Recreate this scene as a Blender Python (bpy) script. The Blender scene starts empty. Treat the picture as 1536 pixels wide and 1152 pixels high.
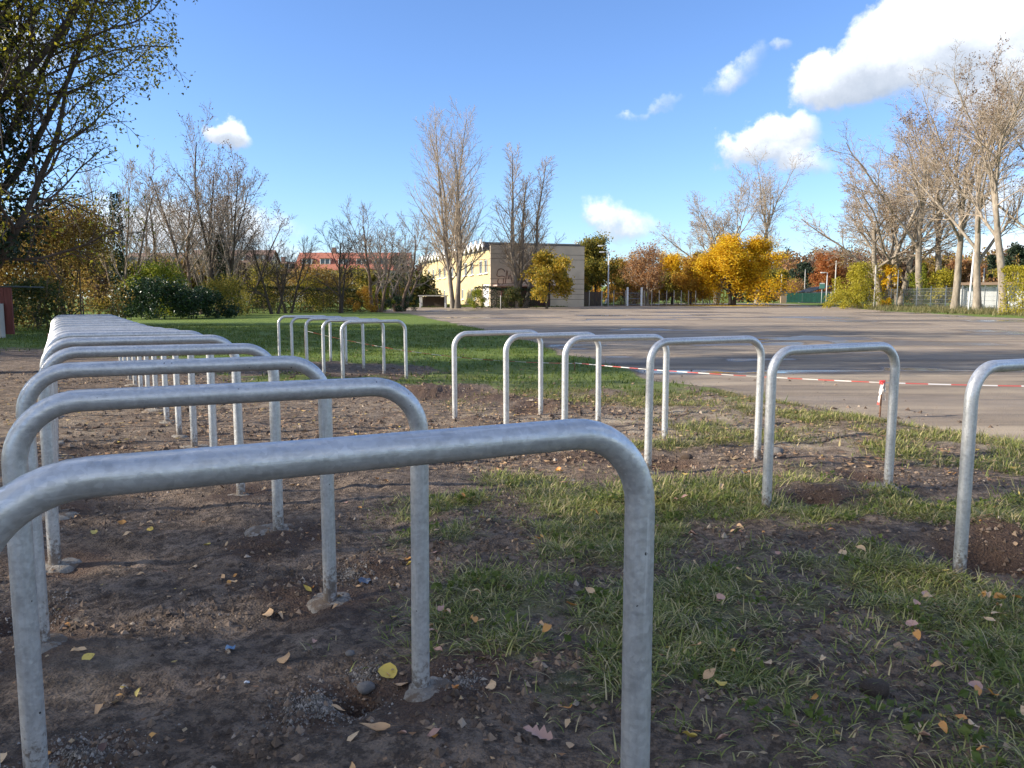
import bpy, math, random
import numpy as np
from mathutils import Vector, Matrix, Quaternion
S = bpy.context.scene
C = S.collection
R = math.radians
# ------------------------------------------------------------------ camera, sky, sun, exposure
CAM_H, PITCH, FPX = 1.2, R(6.4), 1150.0
cam_d = bpy.data.cameras.new('camera')
cam_d.sensor_width = 36.0
cam_d.lens = 36.0 * FPX / 1536.0
cam_d.clip_start = 0.05
cam_d.clip_end = 3000.0
cam = bpy.data.objects.new('camera', cam_d)
cam.location = (0, 0, CAM_H)
cam.rotation_euler = (R(90) - PITCH, 0, 0)
C.objects.link(cam)
S.camera = cam
SUN_EL, SUN_AZ = R(24), R(-98)              # azimuth clockwise from +Y: the sun stands to the left
sun_dir = Vector((math.sin(SUN_AZ) * math.cos(SUN_EL), math.cos(SUN_AZ) * math.cos(SUN_EL), math.sin(SUN_EL)))
sd = bpy.data.lights.new('sun', 'SUN')
sd.energy = 2.65
sd.angle = R(0.53)
sd.color = (1.0, 0.92, 0.80)
sun = bpy.data.objects.new('sun', sd)
sun.rotation_euler = (-sun_dir).to_track_quat('-Z', 'Y').to_euler()
sun.location = (-30, 0, 30)
C.objects.link(sun)
S.view_settings.view_transform = 'Standard'
S.view_settings.look = 'None'
S.view_settings.gamma = 1.0
S.view_settings.exposure = 1.82
S.render.film_transparent = False
try:
    S.cycles.use_denoising = True
    S.cycles.max_bounces = 6
    S.cycles.diffuse_bounces = 3
    S.cycles.glossy_bounces = 3
    S.cycles.transmission_bounces = 3
    S.cycles.transparent_max_bounces = 8
    S.cycles.sample_clamp_indirect = 6.0
except Exception:
    pass


def ray(px, py):
    """world direction of a picture point (layout help only)"""
    v = Vector(((px - 768) / FPX, 1.0, -(py - 576) / FPX))
    v.rotate(Matrix.Rotation(-PITCH, 3, 'X'))
    return v.normalized()


class NT:
    """small node-tree helper"""
    def __init__(self, tree):
        self.t = tree
        tree.nodes.clear()

    def n(self, kind, **kw):
        nd = self.t.nodes.new(kind)
        for k, v in kw.items():
            setattr(nd, k, v)
        return nd

    def put(self, sock, v):
        if v is None:
            return
        if isinstance(v, bpy.types.NodeSocket):
            self.t.links.new(v, sock)
        else:
            if sock.type == 'RGBA' and len(v) == 3:
                v = (*v, 1)
            sock.default_value = v

    def math(self, op, a, b=None, c=None, clamp=False):
        nd = self.n('ShaderNodeMath', operation=op, use_clamp=clamp)
        for i, v in enumerate((a, b, c)):
            if v is not None:
                self.put(nd.inputs[i], v)
        return nd.outputs[0]

    def vmath(self, op, a, b=None):
        nd = self.n('ShaderNodeVectorMath', operation=op)
        self.put(nd.inputs[0], a)
        if b is not None:
            self.put(nd.inputs[1], b)
        return nd.outputs['Value'] if op in ('LENGTH', 'DOT_PRODUCT', 'DISTANCE') else nd.outputs[0]

    def noise(self, vec, scale, detail=4, rough=0.55, dist=0.0):
        nd = self.n('ShaderNodeTexNoise')
        self.put(nd.inputs['Vector'], vec)
        nd.inputs['Scale'].default_value = scale
        nd.inputs['Detail'].default_value = detail
        nd.inputs['Roughness'].default_value = rough
        nd.inputs['Distortion'].default_value = dist
        return nd.outputs[0]

    def voro(self, vec, scale, feature='F1'):
        nd = self.n('ShaderNodeTexVoronoi', feature=feature)
        self.put(nd.inputs['Vector'], vec)
        nd.inputs['Scale'].default_value = scale
        return nd.outputs['Distance']

    def ramp(self, fac, stops, interp='LINEAR'):
        nd = self.n('ShaderNodeValToRGB')
        nd.color_ramp.interpolation = interp
        e = nd.color_ramp.elements
        while len(e) < len(stops):
            e.new(0.5)
        for el, (p, c) in zip(e, stops):
            el.position = p
            el.color = (*c, 1) if len(c) == 3 else c
        self.put(nd.inputs[0], fac)
        return nd.outputs[0]

    def step(self, v, a, b):
        nd = self.n('ShaderNodeMapRange', interpolation_type='SMOOTHSTEP')
        self.put(nd.inputs[0], v)
        nd.inputs[1].default_value = a
        nd.inputs[2].default_value = b
        return nd.outputs[0]

    def mix(self, fac, a, b, blend='MIX'):
        nd = self.n('ShaderNodeMix', data_type='RGBA', blend_type=blend)
        self.put(nd.inputs[0], fac)
        self.put(nd.inputs[6], a)
        self.put(nd.inputs[7], b)
        return nd.outputs[2]

    def attr(self, name):
        return self.n('ShaderNodeAttribute', attribute_name=name).outputs['Fac']

    def bump(self, height, strength=0.5, dist=0.02, normal=None):
        nd = self.n('ShaderNodeBump')
        nd.inputs['Strength'].default_value = strength
        nd.inputs['Distance'].default_value = dist
        self.put(nd.inputs['Height'], height)
        if normal is not None:
            self.put(nd.inputs['Normal'], normal)
        return nd.outputs[0]


# ---- world: Nishita sky with fair-weather clouds placed by direction, more added out of view
W = bpy.data.worlds.new('World')
S.world = W
W.use_nodes = True
w = NT(W.node_tree)
sky = w.n('ShaderNodeTexSky', sky_type='NISHITA')
sky.sun_disc = False
sky.sun_elevation = SUN_EL
sky.sun_rotation = SUN_AZ % (2 * math.pi)
sky.altitude = 50
sky.air_density = 1.0
sky.dust_density = 0.25
sky.ozone_density = 1.6
SKY_K = 0.086
d = w.n('ShaderNodeTexCoord').outputs['Generated']
warp = w.n('ShaderNodeTexNoise')
w.put(warp.inputs['Vector'], d)
warp.inputs['Scale'].default_value = 13.0
warp.inputs['Detail'].default_value = 6.0
warp.inputs['Roughness'].default_value = 0.6
wv = w.vmath('MULTIPLY', w.vmath('SUBTRACT', warp.outputs['Color'], (0.5, 0.5, 0.5)), (0.09, 0.09, 0.07))
dd = w.vmath('ADD', d, wv)
fine = w.noise(d, 26.0, 7, 0.62)


def sph(az, el):
    return Vector((math.sin(R(az)) * math.cos(R(el)), math.cos(R(az)) * math.cos(R(el)), math.sin(R(el))))


clouds = [  # direction, half size (radians along, up), tilt, density
    (ray(1285, 108), 0.080, 0.046, 0.25, 1.0), (ray(1395, 62), 0.125, 0.062, 0.2, 1.0), (ray(1510, 70), 0.12, 0.07, 0.1, 1.0), (ray(1660, 120), 0.15, 0.07, 0.1, 1.0),
    
    (ray(1155, 212), 0.074, 0.036, 0.12, 1.0), (ray(1195, 240), 0.050, 0.022, -0.1, 0.6),
    (ray(1110, 112), 0.060, 0.018, 0.6, 0.34), (ray(985, 158), 0.055, 0.011, 0.25, 0.28), (ray(1185, 62), 0.020, 0.014, 0.2, 0.34),
    (ray(935, 330), 0.065, 0.030, -0.15, 0.55), (ray(342, 198), 0.032, 0.022, 0.0, 0.8),     (ray(260, 345), 0.17, 0.045, 0.0, 0.62), (ray(470, 390), 0.13, 0.024, 0.0, 0.45),
    (ray(1440, 300), 0.10, 0.035, 0.0, 0.6), (ray(1560, 380), 0.14, 0.04, 0.0, 0.6), (ray(-150, 60), 0.16, 0.06, 0.1, 0.9),
]
dens = None
light = None
msum = None
for cdir, a, b, tilt, k in clouds:
    ri = cdir.cross(Vector((0, 0, 1))).normalized()
    up = ri.cross(cdir).normalized()
    e1 = (ri * math.cos(tilt) + up * math.sin(tilt)) / a
    e2 = (up * math.cos(tilt) - ri * math.sin(tilt)) / b
    u = w.math('SUBTRACT', w.vmath('DOT_PRODUCT', dd, tuple(e1)), e1.dot(cdir))
    v = w.math('SUBTRACT', w.vmath('DOT_PRODUCT', dd, tuple(e2)), e2.dot(cdir))
    f = w.math('GREATER_THAN', w.vmath('DOT_PRODUCT', d, tuple(cdir)), 0.3)
    m = w.math('SUBTRACT', 1.0, w.math('ADD', w.math('MULTIPLY', u, u), w.math('MULTIPLY', v, v)))
    m = w.math('MULTIPLY', w.math('MAXIMUM', m, 0.0), w.math('MULTIPLY', f, k))
    dens = m if dens is None else w.math('MAXIMUM', dens, m)
    # tops whiter than bases
    l = w.math('MULTIPLY', m, w.math('ADD', w.math('MULTIPLY', v, 0.50), 0.56))
    light = l if light is None else w.math('ADD', light, l)
    msum = m if msum is None else w.math('ADD', msum, m)
# unseen cloud cover added outside the view, to brighten and whiten the shade
rest = w.noise(w.vmath('MULTIPLY', dd, (1.0, 1.0, 1.7)), 2.6, 3, 0.5)
outside = w.step(w.vmath('DOT_PRODUCT', d, tuple(ray(768, 250))), 0.80, 0.66)
above = w.n('ShaderNodeSeparateXYZ')
w.put(above.inputs[0], d)
mr = w.math('MULTIPLY', w.step(rest, 0.46, 0.66), w.math('MULTIPLY', outside, w.step(above.outputs[2], 0.0, 0.10)))
dens = w.math('MAXIMUM', dens, mr)
light = w.math('ADD', light, w.math('MULTIPLY', mr, 0.72))
msum = w.math('ADD', msum, mr)
# sharpened, billowed edge
cov = w.step(w.math('ADD', dens, w.math('MULTIPLY', w.math('SUBTRACT', fine, 0.5), 0.75)), 0.10, 0.62)
cov = w.math('MULTIPLY', cov, w.step(dens, 0.0, 0.12))
shade = w.math('DIVIDE', light, w.math('MAXIMUM', msum, 0.02))
shade = w.math('ADD', shade, w.math('MULTIPLY', w.math('SUBTRACT', fine, 0.5), 0.7))
ccol = w.ramp(shade, [(0.10, (0.32, 0.37, 0.44)), (0.42, (0.50, 0.54, 0.60)), (0.72, (0.86, 0.89, 0.93)), (1.0, (1.0, 1.0, 1.0))])
ccol = w.mix(1.0, ccol, (0.43 / SKY_K,) * 3, 'MULTIPLY')
skyc = w.mix(1.0, sky.outputs[0], (0.48, 0.60, 0.83), 'MULTIPLY')
skym = w.mix(w.math('MULTIPLY', cov, 0.93), skyc, ccol)
bg = w.n('ShaderNodeBackground')
bg.inputs['Strength'].default_value = SKY_K
w.put(bg.inputs['Color'], skym)
wo = w.n('ShaderNodeOutputWorld')
w.t.links.new(bg.outputs[0], wo.inputs['Surface'])

# ------------------------------------------------------------------ helpers
rng = np.random.default_rng(7)
rnd = random.Random(7)


def g(px, py, z=0.0):
    """ground point under a picture point"""
    a = math.atan((py - 576) / FPX) + PITCH
    y = (CAM_H - z) / math.tan(a)
    zc = y * math.cos(PITCH) + (CAM_H - z) * math.sin(PITCH)
    return ((px - 768) / FPX * zc, y)


def X(px, y, z=0.5):
    return (px - 768) / FPX * (y * math.cos(PITCH) + (CAM_H - z) * math.sin(PITCH))


def Zat(py, y):
    """height above datum seen at picture row py at distance y"""
    return CAM_H - y * math.tan(math.atan((py - 576) / FPX) + PITCH)


MATS = {}


def material(name, build):
    if name in MATS:
        return MATS[name]
    m = bpy.data.materials.new(name)
    m.use_nodes = True
    nt = NT(m.node_tree)
    out = nt.n('ShaderNodeOutputMaterial')
    sh = build(nt)
    m.node_tree.links.new(sh, out.inputs['Surface'])
    MATS[name] = m
    return m


def princ(nt, col, rough=0.8, metal=0.0, normal=None, spec=None):
    b = nt.n('ShaderNodeBsdfPrincipled')
    nt.put(b.inputs['Base Color'], col)
    nt.put(b.inputs['Roughness'], rough)
    nt.put(b.inputs['Metallic'], metal)
    if spec is not None:
        nt.put(b.inputs['Specular IOR Level'], spec)
    if normal is not None:
        nt.put(b.inputs['Normal'], normal)
    return b.outputs[0]


def coord(nt, kind='Object'):
    return nt.n('ShaderNodeTexCoord').outputs[kind]


def plain(name, col, rough=0.8, var=0.25, scale=3.0, metal=0.0, bump=0.0, stretch=None):
    def f(nt):
        v = coord(nt)
        if stretch:
            v = nt.vmath('MULTIPLY', v, stretch)
        n = nt.noise(v, scale, 5, 0.6)
        lo = tuple(c * (1 - var) for c in col)
        hi = tuple(min(1, c * (1 + var)) for c in col)
        c = nt.ramp(n, [(0.3, lo), (0.7, hi)])
        nm = nt.bump(nt.noise(v, scale * 6, 4), bump, 0.02) if bump else None
        return princ(nt, c, rough, metal, nm)
    return material(name, f)


def leafmat(name, stops, trans=0.42, rough=0.55):
    def f(nt):
        r = nt.n('ShaderNodeNewGeometry').outputs['Random Per Island']
        c = nt.ramp(r, stops)
        c2 = nt.mix(nt.noise(coord(nt), 0.9, 3), nt.mix(1.0, c, (0.72, 0.72, 0.72), 'MULTIPLY'), c)
        p = princ(nt, c2, rough, spec=0.3)
        t = nt.n('ShaderNodeBsdfTranslucent')
        nt.put(t.inputs['Color'], c2)
        mx = nt.n('ShaderNodeMixShader')
        mx.inputs[0].default_value = trans
        nt.t.links.new(p, mx.inputs[1])
        nt.t.links.new(t.outputs[0], mx.inputs[2])
        return mx.outputs[0]
    return material(name, f)


def bark(name, a, b, scale=6.0):
    def f(nt):
        v = nt.vmath('MULTIPLY', coord(nt), (1, 1, 0.35))
        n = nt.noise(v, scale, 6, 0.65)
        c = nt.ramp(n, [(0.25, a), (0.72, b)])
        return princ(nt, c, 0.9, normal=nt.bump(n, 0.7, 0.04), spec=0.2)
    return material(name, f)


def mesh_of(name, V, F, smooth=False, mat=None):
    """V (n,3) array, F array (m,k) or list of arrays with different k"""
    V = np.asarray(V, dtype=np.float32).reshape(-1, 3)
    Fs = F if isinstance(F, list) else [F]
    Fs = [np.asarray(f, dtype=np.int32) for f in Fs if len(f)]
    me = bpy.data.meshes.new(name)
    me.vertices.add(len(V))
    me.vertices.foreach_set('co', V.ravel())
    loops = np.concatenate([f.ravel() for f in Fs])
    cnt = np.concatenate([np.full(len(f), f.shape[1], np.int32) for f in Fs])
    start = np.concatenate([[0], np.cumsum(cnt)[:-1]]).astype(np.int32)
    me.loops.add(len(loops))
    me.loops.foreach_set('vertex_index', loops)
    me.polygons.add(len(cnt))
    me.polygons.foreach_set('loop_start', start)
    me.polygons.foreach_set('loop_total', cnt)
    me.polygons.foreach_set('use_smooth', np.full(len(cnt), smooth, dtype=bool))
    me.update(calc_edges=True)
    if mat:
        me.materials.append(mat)
    return me


def link(name, me, parent=None, loc=None, rz=0.0, sc=None):
    o = bpy.data.objects.new(name, me)
    C.objects.link(o)
    if parent:
        o.parent = parent
    if loc is not None:
        o.location = loc
    if rz:
        o.rotation_euler = (0, 0, rz)
    if sc is not None:
        o.scale = (sc, sc, sc) if not hasattr(sc, '__len__') else sc
    return o


def tag(o, label, cat, group=None, kind=None):
    o['label'] = label
    o['category'] = cat
    if group:
        o['group'] = group
    if kind:
        o['kind'] = kind
    return o


def thing(name, label, cat, loc=(0, 0, 0), rz=0.0, group=None):
    return tag(link(name, None, None, loc, rz), label, cat, group)


class B:
    """mesh buffer: boxes, tubes, polygons"""
    def __init__(self):
        self.V = []
        self.Q = []
        self.T = []

    def box(self, c, s, rz=0.0, ax=None):
        cx, cy, cz = c
        hx, hy, hz = s[0] / 2, s[1] / 2, s[2] / 2
        ca, sa = math.cos(rz), math.sin(rz)
        i = len(self.V)
        for z in (-hz, hz):
            for x, y in ((-hx, -hy), (hx, -hy), (hx, hy), (-hx, hy)):
                self.V.append((cx + x * ca - y * sa, cy + x * sa + y * ca, cz + z))
        for q in ((0, 3, 2, 1), (4, 5, 6, 7), (0, 1, 5, 4), (1, 2, 6, 5), (2, 3, 7, 6), (3, 0, 4, 7)):
            self.Q.append(tuple(i + k for k in q))

    def quad(self, a, b, c, dd_):
        i = len(self.V)
        self.V += [tuple(a), tuple(b), tuple(c), tuple(dd_)]
        self.Q.append((i, i + 1, i + 2, i + 3))

    def tri(self, a, b, c):
        i = len(self.V)
        self.V += [tuple(a), tuple(b), tuple(c)]
        self.T.append((i, i + 1, i + 2))

    def tube(self, pts, rad, n=6, cap=False):
        i0 = len(self.V)
        m = len(pts)
        cs = CS[n]
        t = (pts[1] - pts[0]).normalized()
        a = t.orthogonal().normalized()
        for i in range(m):
            if 0 < i < m - 1:
                t = (pts[i + 1] - pts[i - 1])
            elif i:
                t = (pts[i] - pts[i - 1])
            t = t.normalized()
            a = (a - t * a.dot(t))
            a = a.normalized() if a.length > 1e-6 else t.orthogonal().normalized()
            b = t.cross(a)
            r = rad[i]
            p = pts[i]
            for c_, s_ in cs:
                u, v = c_ * r, s_ * r
                self.V.append((p.x + a.x * u + b.x * v, p.y + a.y * u + b.y * v, p.z + a.z * u + b.z * v))
        for i in range(m - 1):
            q = i0 + i * n
            for k in range(n):
                k2 = (k + 1) % n
                self.Q.append((q + k, q + k2, q + n + k2, q + n + k))
        if cap:
            for base, flip in ((i0, True), (i0 + (m - 1) * n, False)):
                c = len(self.V)
                pp = pts[0] if flip else pts[-1]
                self.V.append(tuple(pp))
                for k in range(n):
                    k2 = (k + 1) % n
                    self.T.append((base + k2, base + k, c) if flip else (base + k, base + k2, c))

    def mesh(self, name, mat, smooth=False):
        F = []
        if self.Q:
            F.append(np.array(self.Q, dtype=np.int32))
        if self.T:
            F.append(np.array(self.T, dtype=np.int32))
        return mesh_of(name, np.array(self.V), F, smooth, mat)

    def build(self, name, mat, parent=None, loc=None, rz=0.0, smooth=False):
        return link(name, self.mesh(name, mat, smooth), parent, loc, rz)


CS = {n: [(math.cos(2 * math.pi * k / n), math.sin(2 * math.pi * k / n)) for k in range(n)] for n in range(3, 25)}


# ---- numpy value noise for terrain and masks
def vnoise(x, y, seed=0):
    xi = np.floor(x).astype(np.int64)
    yi = np.floor(y).astype(np.int64)
    xf, yf = x - xi, y - yi
    u = xf * xf * (3 - 2 * xf)
    v = yf * yf * (3 - 2 * yf)

    def h(a, b):
        n = (a * 374761393 + b * 668265263 + seed * 974711) & 0x7fffffff
        n = ((n ^ (n >> 13)) * 1274126177) & 0x7fffffff
        return ((n ^ (n >> 16)) & 0xffff) / 65535.0
    return (h(xi, yi) * (1 - u) + h(xi + 1, yi) * u) * (1 - v) + (h(xi, yi + 1) * (1 - u) + h(xi + 1, yi + 1) * u) * v


def fbm(x, y, octv=4, seed=0):
    s, a, t = 0.0, 0.5, 0.0
    for o in range(octv):
        s = s + a * vnoise(x * 2 ** o + 17.3 * o, y * 2 ** o - 9.1 * o, seed + o)
        t += a
        a *= 0.5
    return s / t


def sstep(v, a, b):
    t = np.clip((v - a) / (b - a), 0, 1)
    return t * t * (3 - 2 * t)


# ------------------------------------------------------------------ where the bike stands are (metres)
U = Vector((0.902, 0.431, 0)).normalized()      # along a hoop, left leg to right leg
WID = 1.0
long_row = [(0.235, 1.36), (-0.275, 2.21), (-0.736, 2.985), (-1.21, 3.86)]
for k in range(1, 13):
    long_row.append((-1.21 - 0.477 * k, 3.86 + 0.807 * k))
tape_row = [(2.875, 3.70), (2.36, 4.72), (1.86, 5.74), (1.33, 6.58), (0.85, 7.43), (0.316, 8.23)]
far_row = [(-1.66 - 0.5 * k, 12.0 + 0.86 * k) for k in range(5)]

# ------------------------------------------------------------------ ground
LOT_Y = np.array([4.6, 5.6, 6.74, 7.94, 9.63, 12.2, 16.7, 26, 42, 61, 66, 120])
LOT_X = np.array([9.0, 5.4, 4.35, 3.7, 3.05, 2.05, 1.34, -0.4, -4.3, -8.4, -12.0, -16.0])
pits = []          # x, y, radius, depth (negative = mound)


def pit(px, py, r, dp):
    x, y = g(px, py)
    pits.append((x, y, r, dp))


pit(1215, 752, 0.13, 0.07); pit(1240, 748, 0.16, -0.03); pit(1490, 835, 0.20, 0.10); pit(1500, 800, 0.24, -0.07)
pit(530, 1050, 0.07, 0.06); pit(480, 1062, 0.10, -0.035); pit(130, 1135, 0.09, -0.04); pit(40, 920, 0.12, 0.07)
pit(700, 1010, 0.09, -0.03); pit(430, 800, 0.16, -0.035); pit(400, 815, 0.14, -0.03); pit(560, 850, 0.10, -0.03)
pit(440, 880, 0.12, -0.03); pit(640, 582, 0.55, -0.16); pit(745, 590, 0.4, -0.08); pit(720, 628, 0.3, -0.10); pit(140, 665, 0.3, 0.06)
pit(800, 608, 0.25, 0.06); pit(830, 600, 0.3, -0.06); pit(1000, 690, 0.2, 0.05); pit(870, 680, 0.25, -0.05); pit(1290, 715, 0.16, 0.05)
pit(250, 690, 0.3, -0.07); pit(560, 560, 0.5, -0.08); pit(450, 560, 0.5, -0.06)
soil_spots = [(*g(1020, 690), 0.75), (*g(1120, 680), 0.7), (*g(900, 640), 0.8), (*g(1480, 830), 0.55), (*g(1230, 748), 0.36), (*g(1330, 715), 0.55),
              (*g(1400, 730), 0.6), (*g(640, 585), 1.1), (*g(760, 600), 0.8), (*g(560, 550), 1.5), (*g(440, 545), 1.6), (*g(700, 1010), 0.13)]


def lot_mask(x, y):
    ed = np.interp(y, LOT_Y, LOT_X) + (fbm(x * 0.8, y * 0.8, 3, 5) - 0.5) * 0.9
    m = sstep(x - ed, -0.10, 0.22 + 0.01 * y)
    m = m * sstep(y, 4.2, 5.2)
    back = np.interp(x, [-20, 5, 12, 24, 60], [86, 88, 98, 118, 122])
    m = m * (1 - sstep(y - back, -1.0, 1.0))
    right = np.interp(y, [0, 42, 85, 125], [21, 29, 37, 41]) + (fbm(x * .3, y * .3, 3, 9) - .5) * 1.5
    return m * (1 - sstep(x - right, -0.5, 0.5))


def grass_mask(x, y):
    n = fbm(x * 1.6, y * 1.6, 4, 21)
    n2 = fbm(x * 0.45, y * 0.45, 3, 33)
    edge = np.interp(y, [0, 1.3, 2.2, 4.2, 6.0, 8.5], [0.10, -0.10, -0.28, -0.85, 0.35, 1.1])
    near = sstep(x - edge + (n - 0.5) * 0.9, -0.05, 0.55) * np.clip(0.16 + 0.22 * sstep(x, 0.1, 0.7) * (1 - sstep(y, 2.2, 3.4)) + 0.84 * sstep(n * 0.85 + n2 * 0.15, 0.41, 0.55), 0, 1)
    far = sstep(n * 0.5 + n2 * 0.5 + sstep(y, 9.5, 14) * 0.5, 0.45, 0.62)
    # the long row stands in bare soil
    rowx = -1.21 - 0.59 * (y - 3.86)
    strip = 1 - sstep(np.abs(x - rowx + 0.35), 1.2, 2.6)
    left = sstep(y + 0.25 * x, 14.0, 18.0)
    far = far * np.where(x < rowx - 0.9, left, 1.0) * (1 - strip * (1 - sstep(y, 15, 18)))
    far = far * np.where(x > rowx, sstep(y + 0.12 * x + (n2 - .5) * 2, 8.2, 10.8), 1.0)
    gm = np.where(y < 6.4, near * (1 - sstep(y, 5.2, 7.6) * (x < 1.0)), np.maximum(far, near * 0.8 * (x > 0.6)))
    for sx, sy, sr in soil_spots:
        gm = gm * sstep(np.hypot(x - sx, y - sy) + (n - .5) * sr * .9, sr * 0.55, sr * 1.1)
    return np.clip(gm * (1 - lot_mask(x, y)), 0, 1)


def ground_h(x, y):
    x = np.asarray(x, dtype=float)
    y = np.asarray(y, dtype=float)
    lot = lot_mask(x, y)
    near = np.exp(-((np.hypot(x, y) / 16.0) ** 2))
    h = (fbm(x * 0.9, y * 0.9, 3, 2) - 0.5) * 0.09 * (0.35 + near)
    h = h + ((fbm(x * 6, y * 6, 4, 3) - 0.5) * 0.055 + (fbm(x * 19, y * 19, 3, 4) - 0.5) * 0.026) * near * (1 - lot * 0.75)
    for px_, py_, r, dp in pits:
        q = (np.hypot(x - px_, y - py_) / r) * (0.85 + 0.5 * fbm(x * 5 + px_, y * 5, 2, 8))
        h = h - dp * (1.6 if dp > 0 else 0.75) * np.exp(-q ** 2 * 1.3) * (1 + 0.7 * (fbm(x * 16, y * 16, 3, 6) - 0.5))
    h = h * (1 - lot * 0.8) - 0.02 * lot
    h = h + 0.40 * sstep(y, 62, 120) + 0.05 * sstep(np.hypot(x, y), 14, 40) * (fbm(x * 0.15, y * 0.15, 2, 12) - .5)
    h = h + dip(y)
    hill = sstep(y, 170, 330) * 9.0 * sstep(x, 10, 70)
    return h + hill


def dip(y):
    return -0.068 * sstep(y, 4.5, 8.0) * (1 - sstep(y, 16.0, 34.0))


def gh(x, y):
    return float(ground_h(np.array([x]), np.array([y]))[0])


def graded(lo, hi, c0, c1, fine_, grow):
    a = list(np.arange(c0, c1 + 1e-6, fine_))
    s, v = fine_, a[-1]
    while v < hi:
        s *= grow
        v += s
        a.append(min(v, hi))
    s, v = fine_, a[0]
    pre = []
    while v > lo:
        s *= grow
        v -= s
        pre.append(max(v, lo))
    return np.array(pre[::-1] + a)


gx = graded(-1400, 1400, -2.0, 2.7, 0.026, 1.06)
gy = graded(-300, 2400, 1.0, 3.7, 0.026, 1.045)
GX, GY = np.meshgrid(gx, gy)
GZ = ground_h(GX, GY)
nx, ny = len(gx), len(gy)
idx = np.arange(nx * ny).reshape(ny, nx)
F = np.stack([idx[:-1, :-1].ravel(), idx[:-1, 1:].ravel(), idx[1:, 1:].ravel(), idx[1:, :-1].ravel()], 1)
gme = mesh_of('ground', np.stack([GX.ravel(), GY.ravel(), GZ.ravel()], 1), F, True)
fx, fy = GX.ravel(), GY.ravel()


def setattr_f(me, name, v):
    a = me.attributes.new(name, 'FLOAT', 'POINT')
    a.data.foreach_set('value', np.asarray(v, dtype=np.float32))


lotv = lot_mask(fx, fy)
setattr_f(gme, 'lot', lotv)
setattr_f(gme, 'grass', grass_mask(fx, fy))
sand = sstep(fy, 5.6, 6.6) * (1 - sstep(fy, 9.0, 11.0)) * sstep(fbm(fx * 1.1, fy * 1.1, 4, 41), 0.34, 0.54) * (1 - lotv)
for sx, sy, sr in soil_spots[:2] + soil_spots[7:9]:
    sand = sand * sstep(np.hypot(fx - sx, fy - sy), sr * 0.5, sr * 1.1)
for sx, sy, sr in ((*g(190, 660), 0.5), (*g(740, 622), 0.5), (*g(70, 985), 0.22), (*g(110, 1000), 0.25), (*g(430, 785), 0.2), (*g(640, 905), .16)):
    sand = np.maximum(sand, (1 - sstep(np.hypot((fx - sx), (fy - sy)) + (fbm(fx * 4, fy * 4, 3, 4) - .5) * sr, sr * 0.5, sr * 1.1)) * 0.8)
fresh = np.zeros_like(fx)
for px_, py_, r_, dp in pits:
    fresh = np.maximum(fresh, np.exp(-((np.hypot(fx - px_, fy - py_) / (r_ * 1.55)) ** 2) * (.6 + .8 * fbm(fx * 6, fy * 6, 3, 15))))
for lx_, ly_ in [(x_, y_) for x_, y_ in long_row] + [(x_ - U.x, y_ - U.y) for x_, y_ in long_row]:
    fresh = np.maximum(fresh, .75 * np.exp(-((np.hypot(fx - lx_, fy - ly_) / .30) ** 2) * (.4 + 1.2 * fbm(fx * 5, fy * 5, 3, 16))))
setattr_f(gme, 'fresh', fresh)
setattr_f(gme, 'sand', sand * (1 - .6 * fresh) * (.42 + .58 * sstep(fx, -1.5, .6)))
wet = sstep(fbm(fx * 0.16, fy * 0.5, 4, 51), 0.60, 0.66) * lotv * sstep(fy, 9, 14) * 0.85
for px_, py_, rx, ry in ((1195, 505, 2.6, 1.6), (1120, 512, 2.2, 0.9), (1400, 470, 2.6, 3.0), (1335, 465, 3.2, 3.2), (960, 478, 4.0, 1.2), (1440, 474, 1.6, 1.4), (1290, 512, 1.6, .6)):
    qx, qy = g(px_, py_)
    wet = np.maximum(wet, (1 - sstep(np.hypot((fx - qx) / rx, (fy - qy) / ry) + (fbm(fx * .7, fy * .9, 3, 61) - .5) * 1.2, 0.75, 1.0)) * lotv)
setattr_f(gme, 'wet', wet)


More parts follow.
